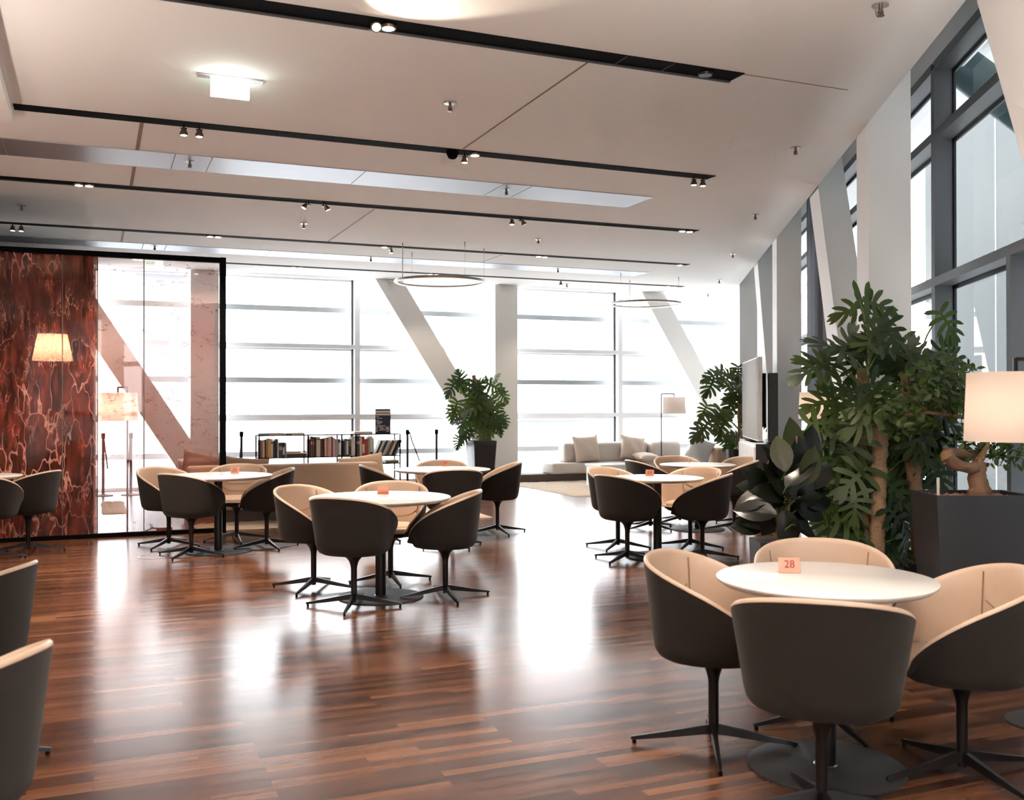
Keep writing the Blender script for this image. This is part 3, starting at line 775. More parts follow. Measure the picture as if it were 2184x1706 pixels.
# ---------------------------------------------------------------- floor lamps
def floor_lamp(shade_p, post_dir, lit, label, power=9, off=.27, base_off=.5):
    # shade_p: shade centre on floor plan; post stands to one side, bar on top, shade hangs from the bar
    t = thing('floor_lamp', label, 'floor lamp', (shade_p[0], shade_p[1], 0), 0, 'frame floor lamps with drum shades')
    d = V(post_dir).normalized(); pp = d*off
    MB().tube([pp+V((0, 0, .012)), pp+V((0, 0, 1.62))], .011, 8).build('pole', 'blackmetal', t)
    MB().tube([pp+V((0, 0, 1.62)), V((0, 0, 1.62))], .011, 8).build('arm', 'blackmetal', t)
    MB().tube([V((0, 0, 1.625)), V((0, 0, 1.555))], .011, 8).build('drop', 'blackmetal', t)
    b = pp*base_off
    MB().lathe([(.165, 0), (.165, .008), (.155, .012), (0, .0125)], 40, (b.x, b.y, 0)).build('base_plate', 'softblack', t)
    if base_off < .99: MB().tube([pp+V((0, 0, .015)), b+V((0, 0, .015))], .009, 8).build('base_bar', 'blackmetal', t)
    n = 48; mb = MB(); vs = []; fs = []
    for r, z in ((.213, 1.255), (.2, 1.56)):
        for i in range(n): vs.append((r*cos(2*pi*i/n), r*sin(2*pi*i/n), z))
    for i in range(n): fs.append((i, (i+1) % n, n+(i+1) % n, n+i))
    mb.add(vs, fs); mb.build('shade', 'shade', t)
    MB().tube([(0, 0, 1.56), (0, 0, 1.45)], .015, 8).build('socket', 'blackmetal', t)
    if lit:
        MB().lathe([(0, 1.35), (.028, 1.37), (.034, 1.40), (.02, 1.44), (.012, 1.452)], 16).build('bulb', 'bulb', t)
        lamp('lamp_light', 'POINT', V((shade_p[0], shade_p[1], 1.40)), power, (1, .80, .65), .06)
    return t
p = dep(2166, 860, 4.45); floor_lamp(p, RT*1+FW*.1, True, 'lit drum floor lamp in front of the bonsai planter at the right edge', .5)
p = dep(1744, 860, 11.45); floor_lamp(p, RT*1+FW*.5, True, 'lit drum floor lamp behind the big leafy plants by the curtain', .8)
p = dep(252, 860, 11.0); p = V((p.x, max(p.y, YP+.26), 0)); floor_lamp(p, RT*.22-FW*.06, True, 'lit drum floor lamp glowing behind the rosy glass pane', 2.4, .12, 1)
p = dep(1438, 860, 18.6); floor_lamp(p, RT*-1+FW*.0, False, 'unlit drum floor lamp behind the lounge sofa', 0, .24)
p = dep(1606, 860, 16.6); floor_lamp(p, RT*1, False, 'unlit drum floor lamp half hidden behind the monstera and screen', 0, .24)
# pendant glowing dimly behind the copper panes
p = dep(112, 741, 12.3)
t = thing('pendant_lamp', 'pale lampshade glowing behind the copper red glass', 'pendant lamp', (p.x, p.y, p.z))
mb = MB(); vs = []; fs = []
for r, z in ((.23, -.16), (.17, .16)):
    for i in range(40): vs.append((r*cos(2*pi*i/40), r*sin(2*pi*i/40), z))
for i in range(40): fs.append((i, (i+1) % 40, 40+(i+1) % 40, 40+i))
mb.add(vs, fs); mb.build('shade', 'shade', t)
MB().tube([(0, 0, .16), (0, 0, 3.06-p.z)], .006, 6).build('cable', 'cord', t)
lamp('pendant_light', 'POINT', p+V((0, 0, 0)), 26, (1, .72, .48), .06)

# ---------------------------------------------------------------- sofas, cushions, rugs
def cushion(c, w, h, th, rx, ry, rz, mat, label, wr=.0):
    o = MB().pillow(w, h, th, 16, .14, wr).build('cushion', mat, None, 60)
    o.location = c; o.rotation_euler = Euler((rx, ry, rz), 'XYZ')
    return tag(o, label, 'cushion', 'sofa cushions')
# tan sofa with its back to us
ys = 12.28
xa, xb = ony(402, 1000, ys).x, ony(808, 1000, ys).x
t = thing('sofa', 'tan fabric sofa with its back to us, behind tables 22 and 27', 'sofa', ((xa+xb)/2, ys, 0))
h = (xb-xa)/2
MB().rbox(-h, h, 0, .24, .17, .70, .035, 4).build('backrest', 'sofa_tan', t)
MB().rbox(-h, h, .20, 1.0, .17, .40, .03, 3).build('seat', 'sofa_tan', t)
MB().rbox(-h, -h+.22, .24, 1.0, .36, .62, .035, 4).build('armrest', 'sofa_tan', t)
MB().box(-h+.03, h-.03, .06, .96, .0, .165).build('plinth', 'plinth', t, smooth=0)
p = ony(520, 995, ys+.42); cushion((p.x, p.y+.02, .56), .62, .46, .17, -.32, .10, 0, 'cushion_brown', 'brown cushion leaning inside the tan sofa behind table 22')
p = ony(775, 995, ys+.42); cushion((p.x, p.y+.02, .55), .60, .46, .18, -.30, -.12, 0, 'sofa_tan', 'tan cushion poking above the right end of the tan sofa')
p = ony(440, 985, ys+.40); cushion((p.x-.05, p.y+.02, .64), .5, .42, .2, -.3, .22, .1, 'cushion_brown', 'brown cushion on the tan sofa seen through the rosy glass')
p = ony(446, 1000, ys); cushion((p.x-.10, ys+.52, .60), .42, .4, .16, -.4, -.1, -.2, 'cushion_silver', 'silvery cushion on the tan sofa seen through the rosy glass')

# low platform along the far windows and the pale lounge sofa on it
pf = onz(1118, 1030, 0)
xr = 11.2
o = MB().rbox(pf.x-.2, xr, pf.y, YF-.02, 0, .15, .006, 1).build('platform', 'plinth'); tag(o, 'low dark platform below the far windows carrying the pale lounge sofa', 'platform')
yf = onz(1167, 1012, .15).y
xa = onz(1135, 1005, .15).x; xc = xr-.3
yb = YF-.10
t = thing('lounge_sofa', 'pale grey low modular sofa with bolsters below the far windows', 'sofa', (xa, yf, .15))
MB().rbox(0, 1.55, .0, yb-yf, 0, .20, .03, 3).build('seat', 'sofa_grey', t)
MB().rbox(1.56, xc-xa, .02, yb-yf, 0, .20, .03, 3).build('seat', 'sofa_grey', t)
xb0 = ony(1202, 950, yb-.25).x-xa; xb1 = ony(1380, 950, yb-.25).x-xa; xb2 = ony(1446, 950, yb-.25).x-xa
MB().rbox(xb0, xb1, yb-yf-.30, yb-yf, .19, .56, .05, 4).build('backrest', 'sofa_grey', t)
MB().rbox(xb1+.0, xb2, yb-yf-.42, yb-yf-.06, .19, .57, .11, 5).build('bolster', 'sofa_grey', t)
YL = yb-.38
p = ony(1251, 952, YL); cushion((p.x, YL, .60), .54, .50, .20, -.22, -.05, .05, 'cushion_taupe', 'upright taupe cushion at the left of the lounge sofa', .006)
p = ony(1349, 951, YL); cushion((p.x, YL, .60), .52, .46, .20, -.25, .16, -.05, 'cushion_taupe', 'creased taupe cushion leaning in the middle of the lounge sofa', .01)
p = ony(1380, 969, YL-.25); cushion((p.x, YL-.22, .43), .50, .36, .17, -1.4, .05, .1, 'cushion_taupe', 'flat taupe cushion lying on the lounge sofa seat')
# second pale armchair module at the right
p = ony(1524, 985, 15.3)
t = thing('sofa_module', 'short brown sofa end below the right monstera', 'sofa', (p.x, p.y, 0))
MB().rbox(-.75, .35, -.05, .65, .12, .36, .03, 3).build('seat', 'sofa_grey', t)
MB().rbox(.04, .34, -.03, .6, .34, .63, .05, 4).build('bolster', 'sofa_tan', t)
MB().box(-.7, .3, 0, .6, 0, .13).build('plinth', 'plinth', t, smooth=0)
q = cushion((p.x-.18, p.y+.2, .60), .46, .44, .17, -.15, .42, -.35, 'cushion_silver', 'silvery grey cushion leaning on the brown sofa end', .008)
# coffee table
p = onz(1304, 989, .40)
t = thing('coffee_table', 'low white box coffee table in front of the lounge sofa', 'coffee table', (p.x, p.y, 0))
MB().rbox(-.36, .36, -.3, .3, .36, .40, .004, 1).build('top', 'whitelaq', t); MB().box(-.34, .34, -.28, .28, .0, .36).build('body', 'white', t, smooth=0)

def rug(x0, x1, y0, y1, label):
    mb = MB(); nx, ny = int((x1-x0)/.05), int((y1-y0)/.05)
    vs = []; fs = []
    for i in range(nx+1):
        for j in range(ny+1):
            e = i in (0, nx) or j in (0, ny)
            vs.append((x0+(x1-x0)*i/nx+(rnd(-.012, .012)), y0+(y1-y0)*j/ny+rnd(-.012, .012), .003 if e else .022+rnd(-.008, .008)))
    for i in range(nx):
        for j in range(ny): fs.append((i*(ny+1)+j, (i+1)*(ny+1)+j, (i+1)*(ny+1)+j+1, i*(ny+1)+j+1))
    return tag(mb.add(vs, fs).build('rug', 'rug', None, 80), label, 'rug')
a = onz(1230, 1060, 0); rug(a.x, a.x+3.0, a.y, pf.y-.08, 'beige shaggy rug in front of the lounge sofa')
a = onz(1060, 1106, 0); b = onz(425, 1136, 0); rug(b.x, a.x, b.y+.05, b.y+2.4, 'beige shaggy rug under the tan sofa')
a = onz(272, 1095, 0); rug(a.x-2.2 if a.x-2.2 > .1 else .1, a.x, a.y, a.y+1.7, 'beige shaggy rug behind the rosy glass')

# ---------------------------------------------------------------- bookshelf
P0 = dep(700, 930, 15.5); YS = P0.y
xa, xb = ony(551.5, 930, YS).x, ony(855, 930, YS).x
def sx(px): return ony(px, 950, YS).x-xa
def sz(py, px=700): return ony(px, py, YS).z
W = xb-xa; D_ = .34
zt, zm, zl = sz(927), sz(974), sz(991)
t = thing('bookshelf', 'low open black metal bookshelf behind the tan sofa', 'bookshelf', (xa, YS, 0))
f = .012
for nm, z in (('shelf', zt), ('shelf', zm), ('shelf', zl), ('shelf', .12)):
    MB().box(0, W, 0, D_, z-f, z).build(nm, 'black', t, smooth=0)
for x in (0, sx(656), sx(728), sx(758), W-.02):
    for y in (0, D_-.02):
        MB().box(x, x+.02, y, y+.02, 0, zt-f).build('upright', 'black', t, smooth=0)
PAL = {'red': (.55, .03, .03), 'crimson': (.42, .02, .05), 'orange': (.72, .16, .05), 'cream': (.72, .66, .55), 'white': (.78, .77, .74), 'yellow': (.72, .45, .10), 'black': (.012, .012, .014), 'charcoal': (.05, .05, .055),
       'brown': (.14, .07, .045), 'maroon': (.14, .02, .025), 'grey': (.36, .35, .34), 'navy': (.02, .03, .08), 'olive': (.16, .14, .07), 'tan': (.42, .28, .18), 'pink': (.68, .50, .48), 'slate': (.17, .21, .22)}
for k_, c_ in PAL.items(): pbr('book_'+k_, c_, .5)
pbr('page', (.78, .74, .66), .8)
proto_b = {}
def book(x, z, w, h, d, col, label, lean=0, y=None, mark=None):
    t2 = thing('book', label, 'book', (xa+x+w/2, YS+.02 if y is None else y, z+.001), 0, 'books on the black shelf')
    M = Matrix.Rotation(lean, 4, 'Y')
    MB().rbox(-w/2, w/2, .0, d, 0, h, min(.003, w*.2), 1, M).build('cover', 'book_'+col, t2)
    mb = MB(); mb.hexa(*[[M @ V(q) for q in r] for r in ([(-w/2+.003, .006, h-.004), (w/2-.003, .006, h-.004), (w/2-.003, d+.0015, h-.004), (-w/2+.003, d+.0015, h-.004)], [(-w/2+.003, .006, h+.0008), (w/2-.003, .006, h+.0008), (w/2-.003, d+.0015, h+.0008), (-w/2+.003, d+.0015, h+.0008)])])
    mb.build('page_block', 'page', t2, smooth=0)
    if mark:
        c, z0, z1 = mark; mb = MB()
        mb.hexa(*[[M @ V(q) for q in r] for r in ([(-w/2+.004, -.001, h*z0), (w/2-.004, -.001, h*z0), (w/2-.004, .002, h*z0), (-w/2+.004, .002, h*z0)], [(-w/2+.004, -.001, h*z1), (w/2-.004, -.001, h*z1), (w/2-.004, .002, h*z1), (-w/2+.004, .002, h*z1)])])
        mb.build('spine_label', 'book_'+c, t2, smooth=0)
OR = ['first', 'second', 'third', 'fourth', 'fifth', 'sixth', 'seventh', 'eighth', 'ninth', 'tenth', 'eleventh', 'twelfth', 'thirteenth', 'fourteenth', 'fifteenth', 'sixteenth', 'seventeenth', 'eighteenth']
# runs of books read from the photograph: (left px, right px, top px, colour, mark)
BAYS = [('left bay', [(554, 558, 937, 'olive', None), (558, 561, 937, 'orange', None), (561, 565, 938, 'cream', None), (565, 568, 936, 'black', None), (568, 572, 936, 'tan', None), (572, 578, 934, 'yellow', None), (578, 583, 935, 'cream', ('black', .75, .84)), (583, 588, 939, 'navy', None), (588, 592, 936, 'black', None), (592, 595, 935, 'white', None), (595, 603, 943, 'charcoal', ('grey', .5, .75)), (603, 608, 943, 'black', ('white', .2, .7)), (608, 612, 943, 'grey', None)]),
        ('middle bay', [(659, 663, 937, 'maroon', None), (663, 667, 931, 'brown', ('pink', .62, .76)), (667, 671, 931, 'brown', ('tan', .62, .76)), (671, 675, 933, 'black', None), (675, 684, 932, 'cream', ('black', .86, .9)), (684, 689, 936, 'maroon', None), (689, 693, 936, 'black', None), (693, 697, 935, 'cream', None), (697, 700, 934, 'orange', None), (700, 704, 934, 'pink', None), (704, 707, 930, 'white', None), (707, 711, 931, 'crimson', None), (711, 715, 934, 'cream', None), (715, 722, 937, 'grey', None), (722, 727, 937, 'charcoal', ('white', .1, .8))]),
        ('narrow bay', [(731, 736, 940, 'black', None), (736, 739, 937, 'slate', None), (739, 744, 937, 'black', ('white', .1, .9)), (744, 750, 938, 'olive', ('black', .1, .6)), (750, 756, 932, 'cream', None)]),
        ('right bay', [(760, 764, 930, 'charcoal', ('pink', .62, .74)), (764, 768, 930, 'brown', ('pink', .6, .74)), (768, 773, 932, 'cream', None), (773, 779, 932, 'red', ('white', .15, .6)), (779, 783, 939, 'red', None), (783, 786, 938, 'olive', None), (786, 790, 935, 'grey', None), (790, 796, 932, 'cream', ('black', .08, .2)), (796, 799, 936, 'white', None)])]
for bay, lst in BAYS:
    for i, (l_, r_, tp, colr, mk) in enumerate(lst):
        x0, x1 = sx(l_), sx(r_)
        hh = max(.2, sz(tp)-zm)
        book(x0+.001, zm, max(.012, x1-x0-.002), min(hh, zt-zm-.03), rnd(.18, .22), colr, '%s upright book, %s from the left in the shelf %s' % (colr, OR[i], bay), 0, None, mk)
for i, (px, tp, colr, w) in enumerate([(803, 938, 'black', .018), (808, 937, 'cream', .032), (815, 938, 'navy', .02), (819, 938, 'cream', .03), (827, 938, 'brown', .03), (833, 933, 'cream', .035), (839, 934, 'black', .03), (845, 937, 'slate', .024)]):
    book(sx(px)-.02, zm+.004, w, .255, .2, colr, '%s leaning book, %s of the slanted row at the right end of the shelf' % (colr, OR[i]), .42)
def flat(px0, px1, z, h, colr, label, d=.22):
    x0, x1 = sx(px0), sx(px1)
    t2 = thing('book', label, 'book', (xa+(x0+x1)/2, YS+.03, z+.001), rnd(-.06, .06), 'books on the black shelf')
    w = x1-x0
    MB().rbox(-w/2, w/2, 0, d, 0, h, .002, 1).build('cover', 'book_'+colr, t2)
    MB().box(-w/2+.004, w/2+.001, .005, d-.004, h*.2, h*.8).build('page_block', 'page', t2, smooth=0)
flat(553, 574, zt, .030, 'slate', 'slate magazine lying at the left end on top of the bookshelf')
flat(575, 607, zt, .034, 'pink', 'pinkish book lying on top of the bookshelf near its left end')
flat(609, 623, zt, .026, 'slate', 'thin bluish booklet lying on top of the shelf above the empty left bay')
flat(624, 651, zt, .032, 'cream', 'cream book lying on top of the bookshelf above the first divider')
flat(757, 796, zt, .040, 'cream', 'thick cream book lying on top of the bookshelf left of the navy poster')
flat(614, 655, zm, .05, 'charcoal', 'dark flat book at the bottom of the lying pile in the left bay')
flat(615, 653, zm+.052, .018, 'cream', 'cream flat book in the middle of the lying pile in the left bay')
flat(612, 642, zm+.072, .016, 'tan', 'tan flat book on top of the lying pile in the left bay')
flat(572, 596, zl, .02, 'grey', 'grey flat book on the lower shelf at the left')
flat(598, 622, zl, .012, 'pink', 'thin pinkish book flat on the lower shelf')
flat(695, 727, zl, .018, 'black', 'black flat book on the lower shelf in the middle')
flat(824, 852, zl, .03, 'olive', 'olive flat book on the lower shelf at the right end')
flat(824, 852, zl+.032, .014, 'cream', 'cream flat book on top of the olive one on the lower shelf')
# navy poster stand on the shelf
x0, x1 = sx(805), sx(838); hp = sz(872, 820)-zt
t = thing('poster_stand', 'navy printed notice board standing on the bookshelf', 'sign', (xa+(x0+x1)/2, YS+.13, zt+.001))
w = x1-x0
MB().box(-w/2, w/2, 0, .012, 0, hp).build('board', 'navy', t, smooth=0)
MB().box(-w/2, w/2, -.0, .10, 0, .006).build('foot', 'blackmetal', t, smooth=0)
MB().box(-w/2-.003, w/2+.003, -.002, .0005, hp*.845, hp*.925).build('title_band', 'cream', t, smooth=0)
MB().box(-w/2-.003, w/2+.003, -.002, .0005, hp*.74, hp*.815).build('title_band', 'cream', t, smooth=0)
ln = MB()
for (u0, u1, q) in [(.03, .25, .685), (.1, .45, .62), (.03, .25, .53), (.1, .48, .485), (.1, .46, .45), (.09, .36, .395), (.08, .66, .32), (.04, .13, .27), (.18, .53, .27), (.62, .66, .27), (.04, .16, .22), (.3, .58, .215), (.62, .67, .215), (.06, .17, .155), (.24, .66, .15), (.05, .18, .10), (.71, .88, .27), (.71, .92, .23), (.71, .92, .20), (.71, .92, .155), (.71, .92, .10)]:
    hh = .011 if q > .25 else .015
    n_ = max(1, int((u1-u0)/.07)); st = (u1-u0)/n_
    for i in range(n_): ln.box(-w/2+w*(u0+i*st), -w/2+w*(u0+(i+.78)*st), -.0012, .0004, hp*q-hh/2, hp*q+hh/2)
ln.build('print_line', 'papertext', t, smooth=0)

# ---------------------------------------------------------------- queue posts
YQ = 17.0
def post(px, label, belt, top=916):
    p = ony(px, 960, YQ)
    t = thing('queue_post', label, 'stanchion', (p.x, YQ, 0), 0, 'black queue posts by the far windows')
    MB().lathe([(.15, 0), (.15, .012), (.03, .03), (.024, .034)], 28).build('base', 'softblack', t)
    MB().lathe([(.022, .03), (.022, .90)], 18).build('pole', 'softblack', t)
    MB().lathe([(.03, .90), (.032, .91), (.032, .98), (.028, .985), (0, .986)], 18).build('belt_head', 'black', t)
    if belt:
        e = V((belt*.22, -.02, .42)); k_ = MB()
        pts = [V((belt*.03, -.02, .95)), V((belt*.07, -.03, .80)), e]
        for a_, b_ in zip(pts[:-1], pts[1:]):
            k_.hexa([a_+V((-.012, -.003, 0)), a_+V((.012, -.003, 0)), a_+V((.012, .003, 0)), a_+V((-.012, .003, 0))], [b_+V((-.012, -.003, 0)), b_+V((.012, -.003, 0)), b_+V((.012, .003, 0)), b_+V((-.012, .003, 0))])
        k_.build('belt', 'softblack', t, smooth=0)
post(220, 'queue post with hanging belt behind the rosy glass, left of the lamp pole', .3)
post(279, 'queue post behind the rosy glass, just right of the lamp pole', -.2)
post(515, 'queue post between the partition end and the bookshelf', -.15)
post(869, 'queue post with a dangling belt right of the bookshelf', 1)
post(931, 'bare queue post left of the tall monstera', 0)

# ---------------------------------------------------------------- plants
def leaf_fingers(mb, M, L, n=5, lw=.17, ll=.52, droop=.25, tip=.22, a0=118, a1=28):
    """cut leaf: lobes fan out from a midrib along +y, overlapping near the rib; M places it"""
    def P(x, y):
        return M @ V((x*L, y*L, L*(-droop*.7*max(0, y)**2-droop*1.1*x*x+.12*abs(x))))
    vs = []; fs = []
    def lobe(x0, y0, ang, ln, wd, curl):
        k0 = len(vs); N = 5
        x, y, a_ = x0, y0, ang
        for k in range(N+1):
            q = k/N
            w = wd*(.62+.55*math.sin(pi*min(1, .08+.80*q)))*.5 if k < N else wd*tip*.5
            c, s_ = math.cos(a_), math.sin(a_)
            vs.append(P(x-s_*w, y+c*w)); vs.append(P(x+s_*w, y-c*w))
            if k: fs.append((k0+2*k-2, k0+2*k-1, k0+2*k+1, k0+2*k))
            x += c*ln/N; y += s_*ln/N; a_ += curl/N
    for sg in (1, -1):
        for i in range(n):
            t = i/(n-1)
            ang = R_(90-(a0+(a1-a0)*t)) ; y0 = .04+.62*t
            ln = ll*(.80+.32*math.sin(pi*(.15+.7*t)))*(1-.28*t)*rnd(.93, 1.07)
            cu = .45
            if sg < 0: ang = pi-ang; cu = -cu
            lobe(0, y0, ang, ln, lw*(1-.18*t), cu)
    lobe(0, -.02, pi/2, .75, lw*.75, 0); lobe(0, .58, pi/2, .50, lw*1.05, 0)
    mb.add(vs, fs)
def leaf_oval(mb, M, L, width=.5, fold=.12, droop=.2, n=6):
    vs = []; fs = []
    for i in range(n+1):
        y = i/n; w = width/2*(math.sin(pi*min(1, .03+y*.97))**.75)*(1-.15*y) if i < n else .004
        z = -droop*y*y
        for x in (-1, -.5, 0, .5, 1): vs.append(M @ V((x*w*L, y*L, L*(z+fold*abs(x)*w*2))))
    for i in range(n):
        for j in range(4): fs.append((i*5+j, i*5+j+1, i*5+6+j, i*5+5+j))
    mb.add(vs, fs)
def place(base, d, nrm):
    y = V(d).normalized(); z = V(nrm); z = (z-y*z.dot(y)).normalized(); x = y.cross(z)
    M = Matrix((x, y, z)).transposed().to_4x4(); M.translation = base
    return M
def plant_leaves(root, leaves, D, stemx, mats, kind='mon', depth=.25, petiole=True, local=None):
    """leaves: (px, py of the leaf's middle, length m, angle deg of its tip in view, n-facing) """
    B = [MB() for _ in mats]; st = MB()
    org = root.location
    for (px, py, L, ang) in leaves:
        dj = rnd(-depth, depth)
        if kind == 'phil' and abs(px-1878) < 42 and py > 880: dj = abs(dj)+.38
        c = dep(px, py, D+dj)-org
        a_ = R_(ang)
        d = RT*cos(a_)+UP*sin(a_)+FW*rnd(-.35, .25)
        d.normalize()
        nrm = UP*rnd(.35, .8)-FW*rnd(.35, .9)+RT*rnd(-.35, .35)
        base = c-d*L*.45
        M = place(base, d, nrm)
        mi = random.randrange(len(mats))
        if kind == 'mon': leaf_fingers(B[mi], M, L*1.0, 6, .125, .56, .30, .30, 125, 25)
        elif kind == 'phil': leaf_fingers(B[mi], M, L*.80, 5, .125, .60, .28, .22, 122, 30)
        else: leaf_oval(B[mi], M, L*1.08, rnd(.60, .74), rnd(.05, .16), rnd(.05, .28))
        if petiole:
            s_ = stemx(base); mid = (s_+base)*.5+V((0, 0, .10*(base-s_).length))
            st.tube([s_, mid, base, base+d*L*.1], [.007, .0055, .0045, .003], 6)
    for mb, m_ in zip(B, mats): mb.build('foliage', m_, root, 60)
    st.build('leaf_stalk', 'stem_green' if kind != 'mon2' else 'stem', root, 60)
def pole_stem(x, y, z0, z1):
    return lambda b: V((x, y, max(z0, min(z1, b.z-.12-.25*math.hypot(b.x-x, b.y-y)))))
# tall monstera in the glossy black pot near the far column
c = dep(1026, 940, 16.55); c.z = 0
t = thing('potted_monstera', 'tall monstera on a moss pole in a glossy black pot by the far column', 'plant', c)
Wp = .20; H = .83
MB().hexa([(-.15, -.15, 0), (.15, -.15, 0), (.15, .15, 0), (-.15, .15, 0)], [(-Wp, -Wp, H), (Wp, -Wp, H), (Wp, Wp, H), (-Wp, Wp, H)]).build('pot', 'gloss_black', t, smooth=0)
MB().box(-Wp+.02, Wp-.02, -Wp+.02, Wp-.02, H-.01, H+.004).build('soil', 'soil', t, smooth=0)
zt_ = dep(1010, 800, 16.55).z
pm = dep(1010, 800, 16.55)-c
MB().tube([(0, 0, H-.05), (-.02, 0, H+.5), (pm.x, pm.y, pm.z)], [.045, .04, .034], 12).build('moss_pole', 'moss_pole', t)
MB().tube([(.05, -.03, H), (.04, -.05, H+.4), (0, -.05, H+.8)], [.03, .026, .02], 8).build('trunk', 'bark', t)
LV = [(980, 803, .26, 110), (962, 828, .32, -125), (984, 822, .26, -60), (1055, 808, .22, 60), (1058, 826, .34, -20), (1074, 845, .26, -50), (1000, 828, .34, 150), (1022, 818, .28, 40), (1008, 850, .40, -140), (1002, 868, .40, -150),
      (1018, 872, .36, -90), (1040, 858, .32, 50), (1052, 866, .34, 20), (1056, 884, .40, -30), (1046, 896, .42, -70), (1062, 905, .30, -60), (970, 872, .30, -110), (966, 886, .26, -100), (988, 902, .34, -120), (980, 894, .28, -160),
      (1026, 900, .36, -60), (1042, 915, .34, -80), (1066, 916, .22, -70), (996, 922, .30, -130), (988, 932, .28, -120), (1032, 930, .26, -70), (1012, 838, .34, -100), (1030, 842, .30, -30), (978, 945, .2, -100), (1075, 898, .22, -65), (1020, 885, .36, -110), (1036, 880, .34, -45)]
plant_leaves(t, LV, 16.5, pole_stem(0, 0, H, 2.0), ['leaf_dark', 'leaf_mid', 'leaf_mid'], 'mon', .18)
# right monstera beside the screen
D2 = 15.2
c = dep(1574, 940, D2); c.z = 0
t = thing('potted_monstera', 'monstera with a bare trunk beside the white screen', 'plant', c)
zs_ = .74
MB().lathe([(.15, 0), (.19, zs_), (.175, zs_), (.17, zs_-.04), (0, zs_-.04)], 32).build('pot', 'gloss_black', t)
a = dep(1577, 935, D2)-c; b = dep(1574, 790, D2)-c
MB().tube([(a.x, a.y, zs_-.05), (a.x, a.y, (a.z+b.z)/2), (b.x, b.y, b.z)], [.03, .028, .014], 10).build('trunk', 'bark', t)
LV = [(1520, 801, .34, -160), (1515, 826, .34, -115), (1548, 795, .28, 160), (1556, 800, .26, 60), (1575, 798, .26, -90), (1592, 795, .28, 30), (1604, 800, .26, -50), (1555, 822, .34, 170), (1573, 832, .38, -140), (1590, 828, .36, -30), (1603, 838, .26, -60),
      (1566, 846, .32, -170), (1556, 862, .32, -120), (1562, 874, .34, -100), (1582, 872, .30, -80), (1598, 858, .28, -40), (1500, 878, .26, -120), (1500, 915, .36, -125), (1488, 925, .30, -130), (1530, 898, .36, -110), (1540, 912, .36, -95), (1528, 886, .32, 160), (1556, 945, .26, -130), (1545, 938, .26, 170),
      (1562, 930, .22, 170), (1598, 896, .30, -90), (1606, 912, .28, -60), (1588, 930, .24, 10), (1600, 940, .22, -30), (1568, 950, .26, -150), (1626, 890, .26, -60), (1640, 905, .24, -80)]
plant_leaves(t, LV, D2, pole_stem(a.x, a.y, zs_, 1.75), ['leaf_dark', 'leaf_mid', 'leaf_olive'], 'mon', .2)
# rubber plant
D3 = 6.3
c = dep(1660, 1100, D3); c.z = 0
t = thing('rubber_plant', 'dark-leaved rubber plant in a low black pot in front of the sideboard', 'plant', c)
zp = dep(1660, 1157, D3-.12).z
MB().hexa([(-.13, -.13, 0), (.13, -.13, 0), (.13, .13, 0), (-.13, .13, 0)], [(-.15, -.15, zp), (.15, -.15, zp), (.15, .15, zp), (-.15, .15, zp)]).build('pot', 'softblack', t, smooth=0).rotation_euler = (0, 0, camrz)
MB().lathe([(.13, 0), (0, .01)], 20, (0, 0, zp+.001)).build('soil', 'soil', t)
st = MB()
for px, pt in ((1656, 1010), (1688, 960), (1700, 930), (1672, 985)):
    q = dep(px, pt, D3)-c; st.tube([(q.x*.25, q.y*.25, zp), (q.x*.7, q.y*.7, (zp+q.z)/2), q], [.012, .010, .006], 8)
st.build('trunk', 'bark', t)
LV = [(1692, 948, .27, 92), (1722, 960, .25, 75), (1652, 992, .24, 120), (1640, 1030, .22, 150), (1616, 1022, .20, 140), (1622, 1042, .24, 165), (1672, 1010, .26, 30), (1700, 1010, .24, 50), (1725, 1000, .24, 70), (1745, 1020, .22, 45), (1612, 1063, .24, -165), (1648, 1052, .22, 160), (1680, 1040, .25, -20), (1705, 1050, .24, 10), (1730, 1050, .22, 20),
      (1618, 1090, .24, 170), (1660, 1085, .24, -140), (1690, 1090, .24, -60), (1630, 1112, .24, 175), (1600, 1122, .20, 178), (1648, 1105, .2, -120), (1720, 1085, .22, -30), (1715, 1128, .2, -20), (1680, 1120, .22, -80), (1668, 972, .22, 100), (1706, 975, .22, 85), (1662, 1030, .24, 110), (1695, 1065, .24, -10), (1740, 1070, .2, 10), (1650, 1072, .2, 180), (1675, 1062, .25, 60), (1700, 1105, .2, -40), (1665, 1015, .26, 95)]
plant_leaves(t, LV, D3, pole_stem(0, 0, zp, 1.2), ['leaf_ficus', 'leaf_ficus', 'leaf_ficus', 'leaf_olive'], 'oval', .16)
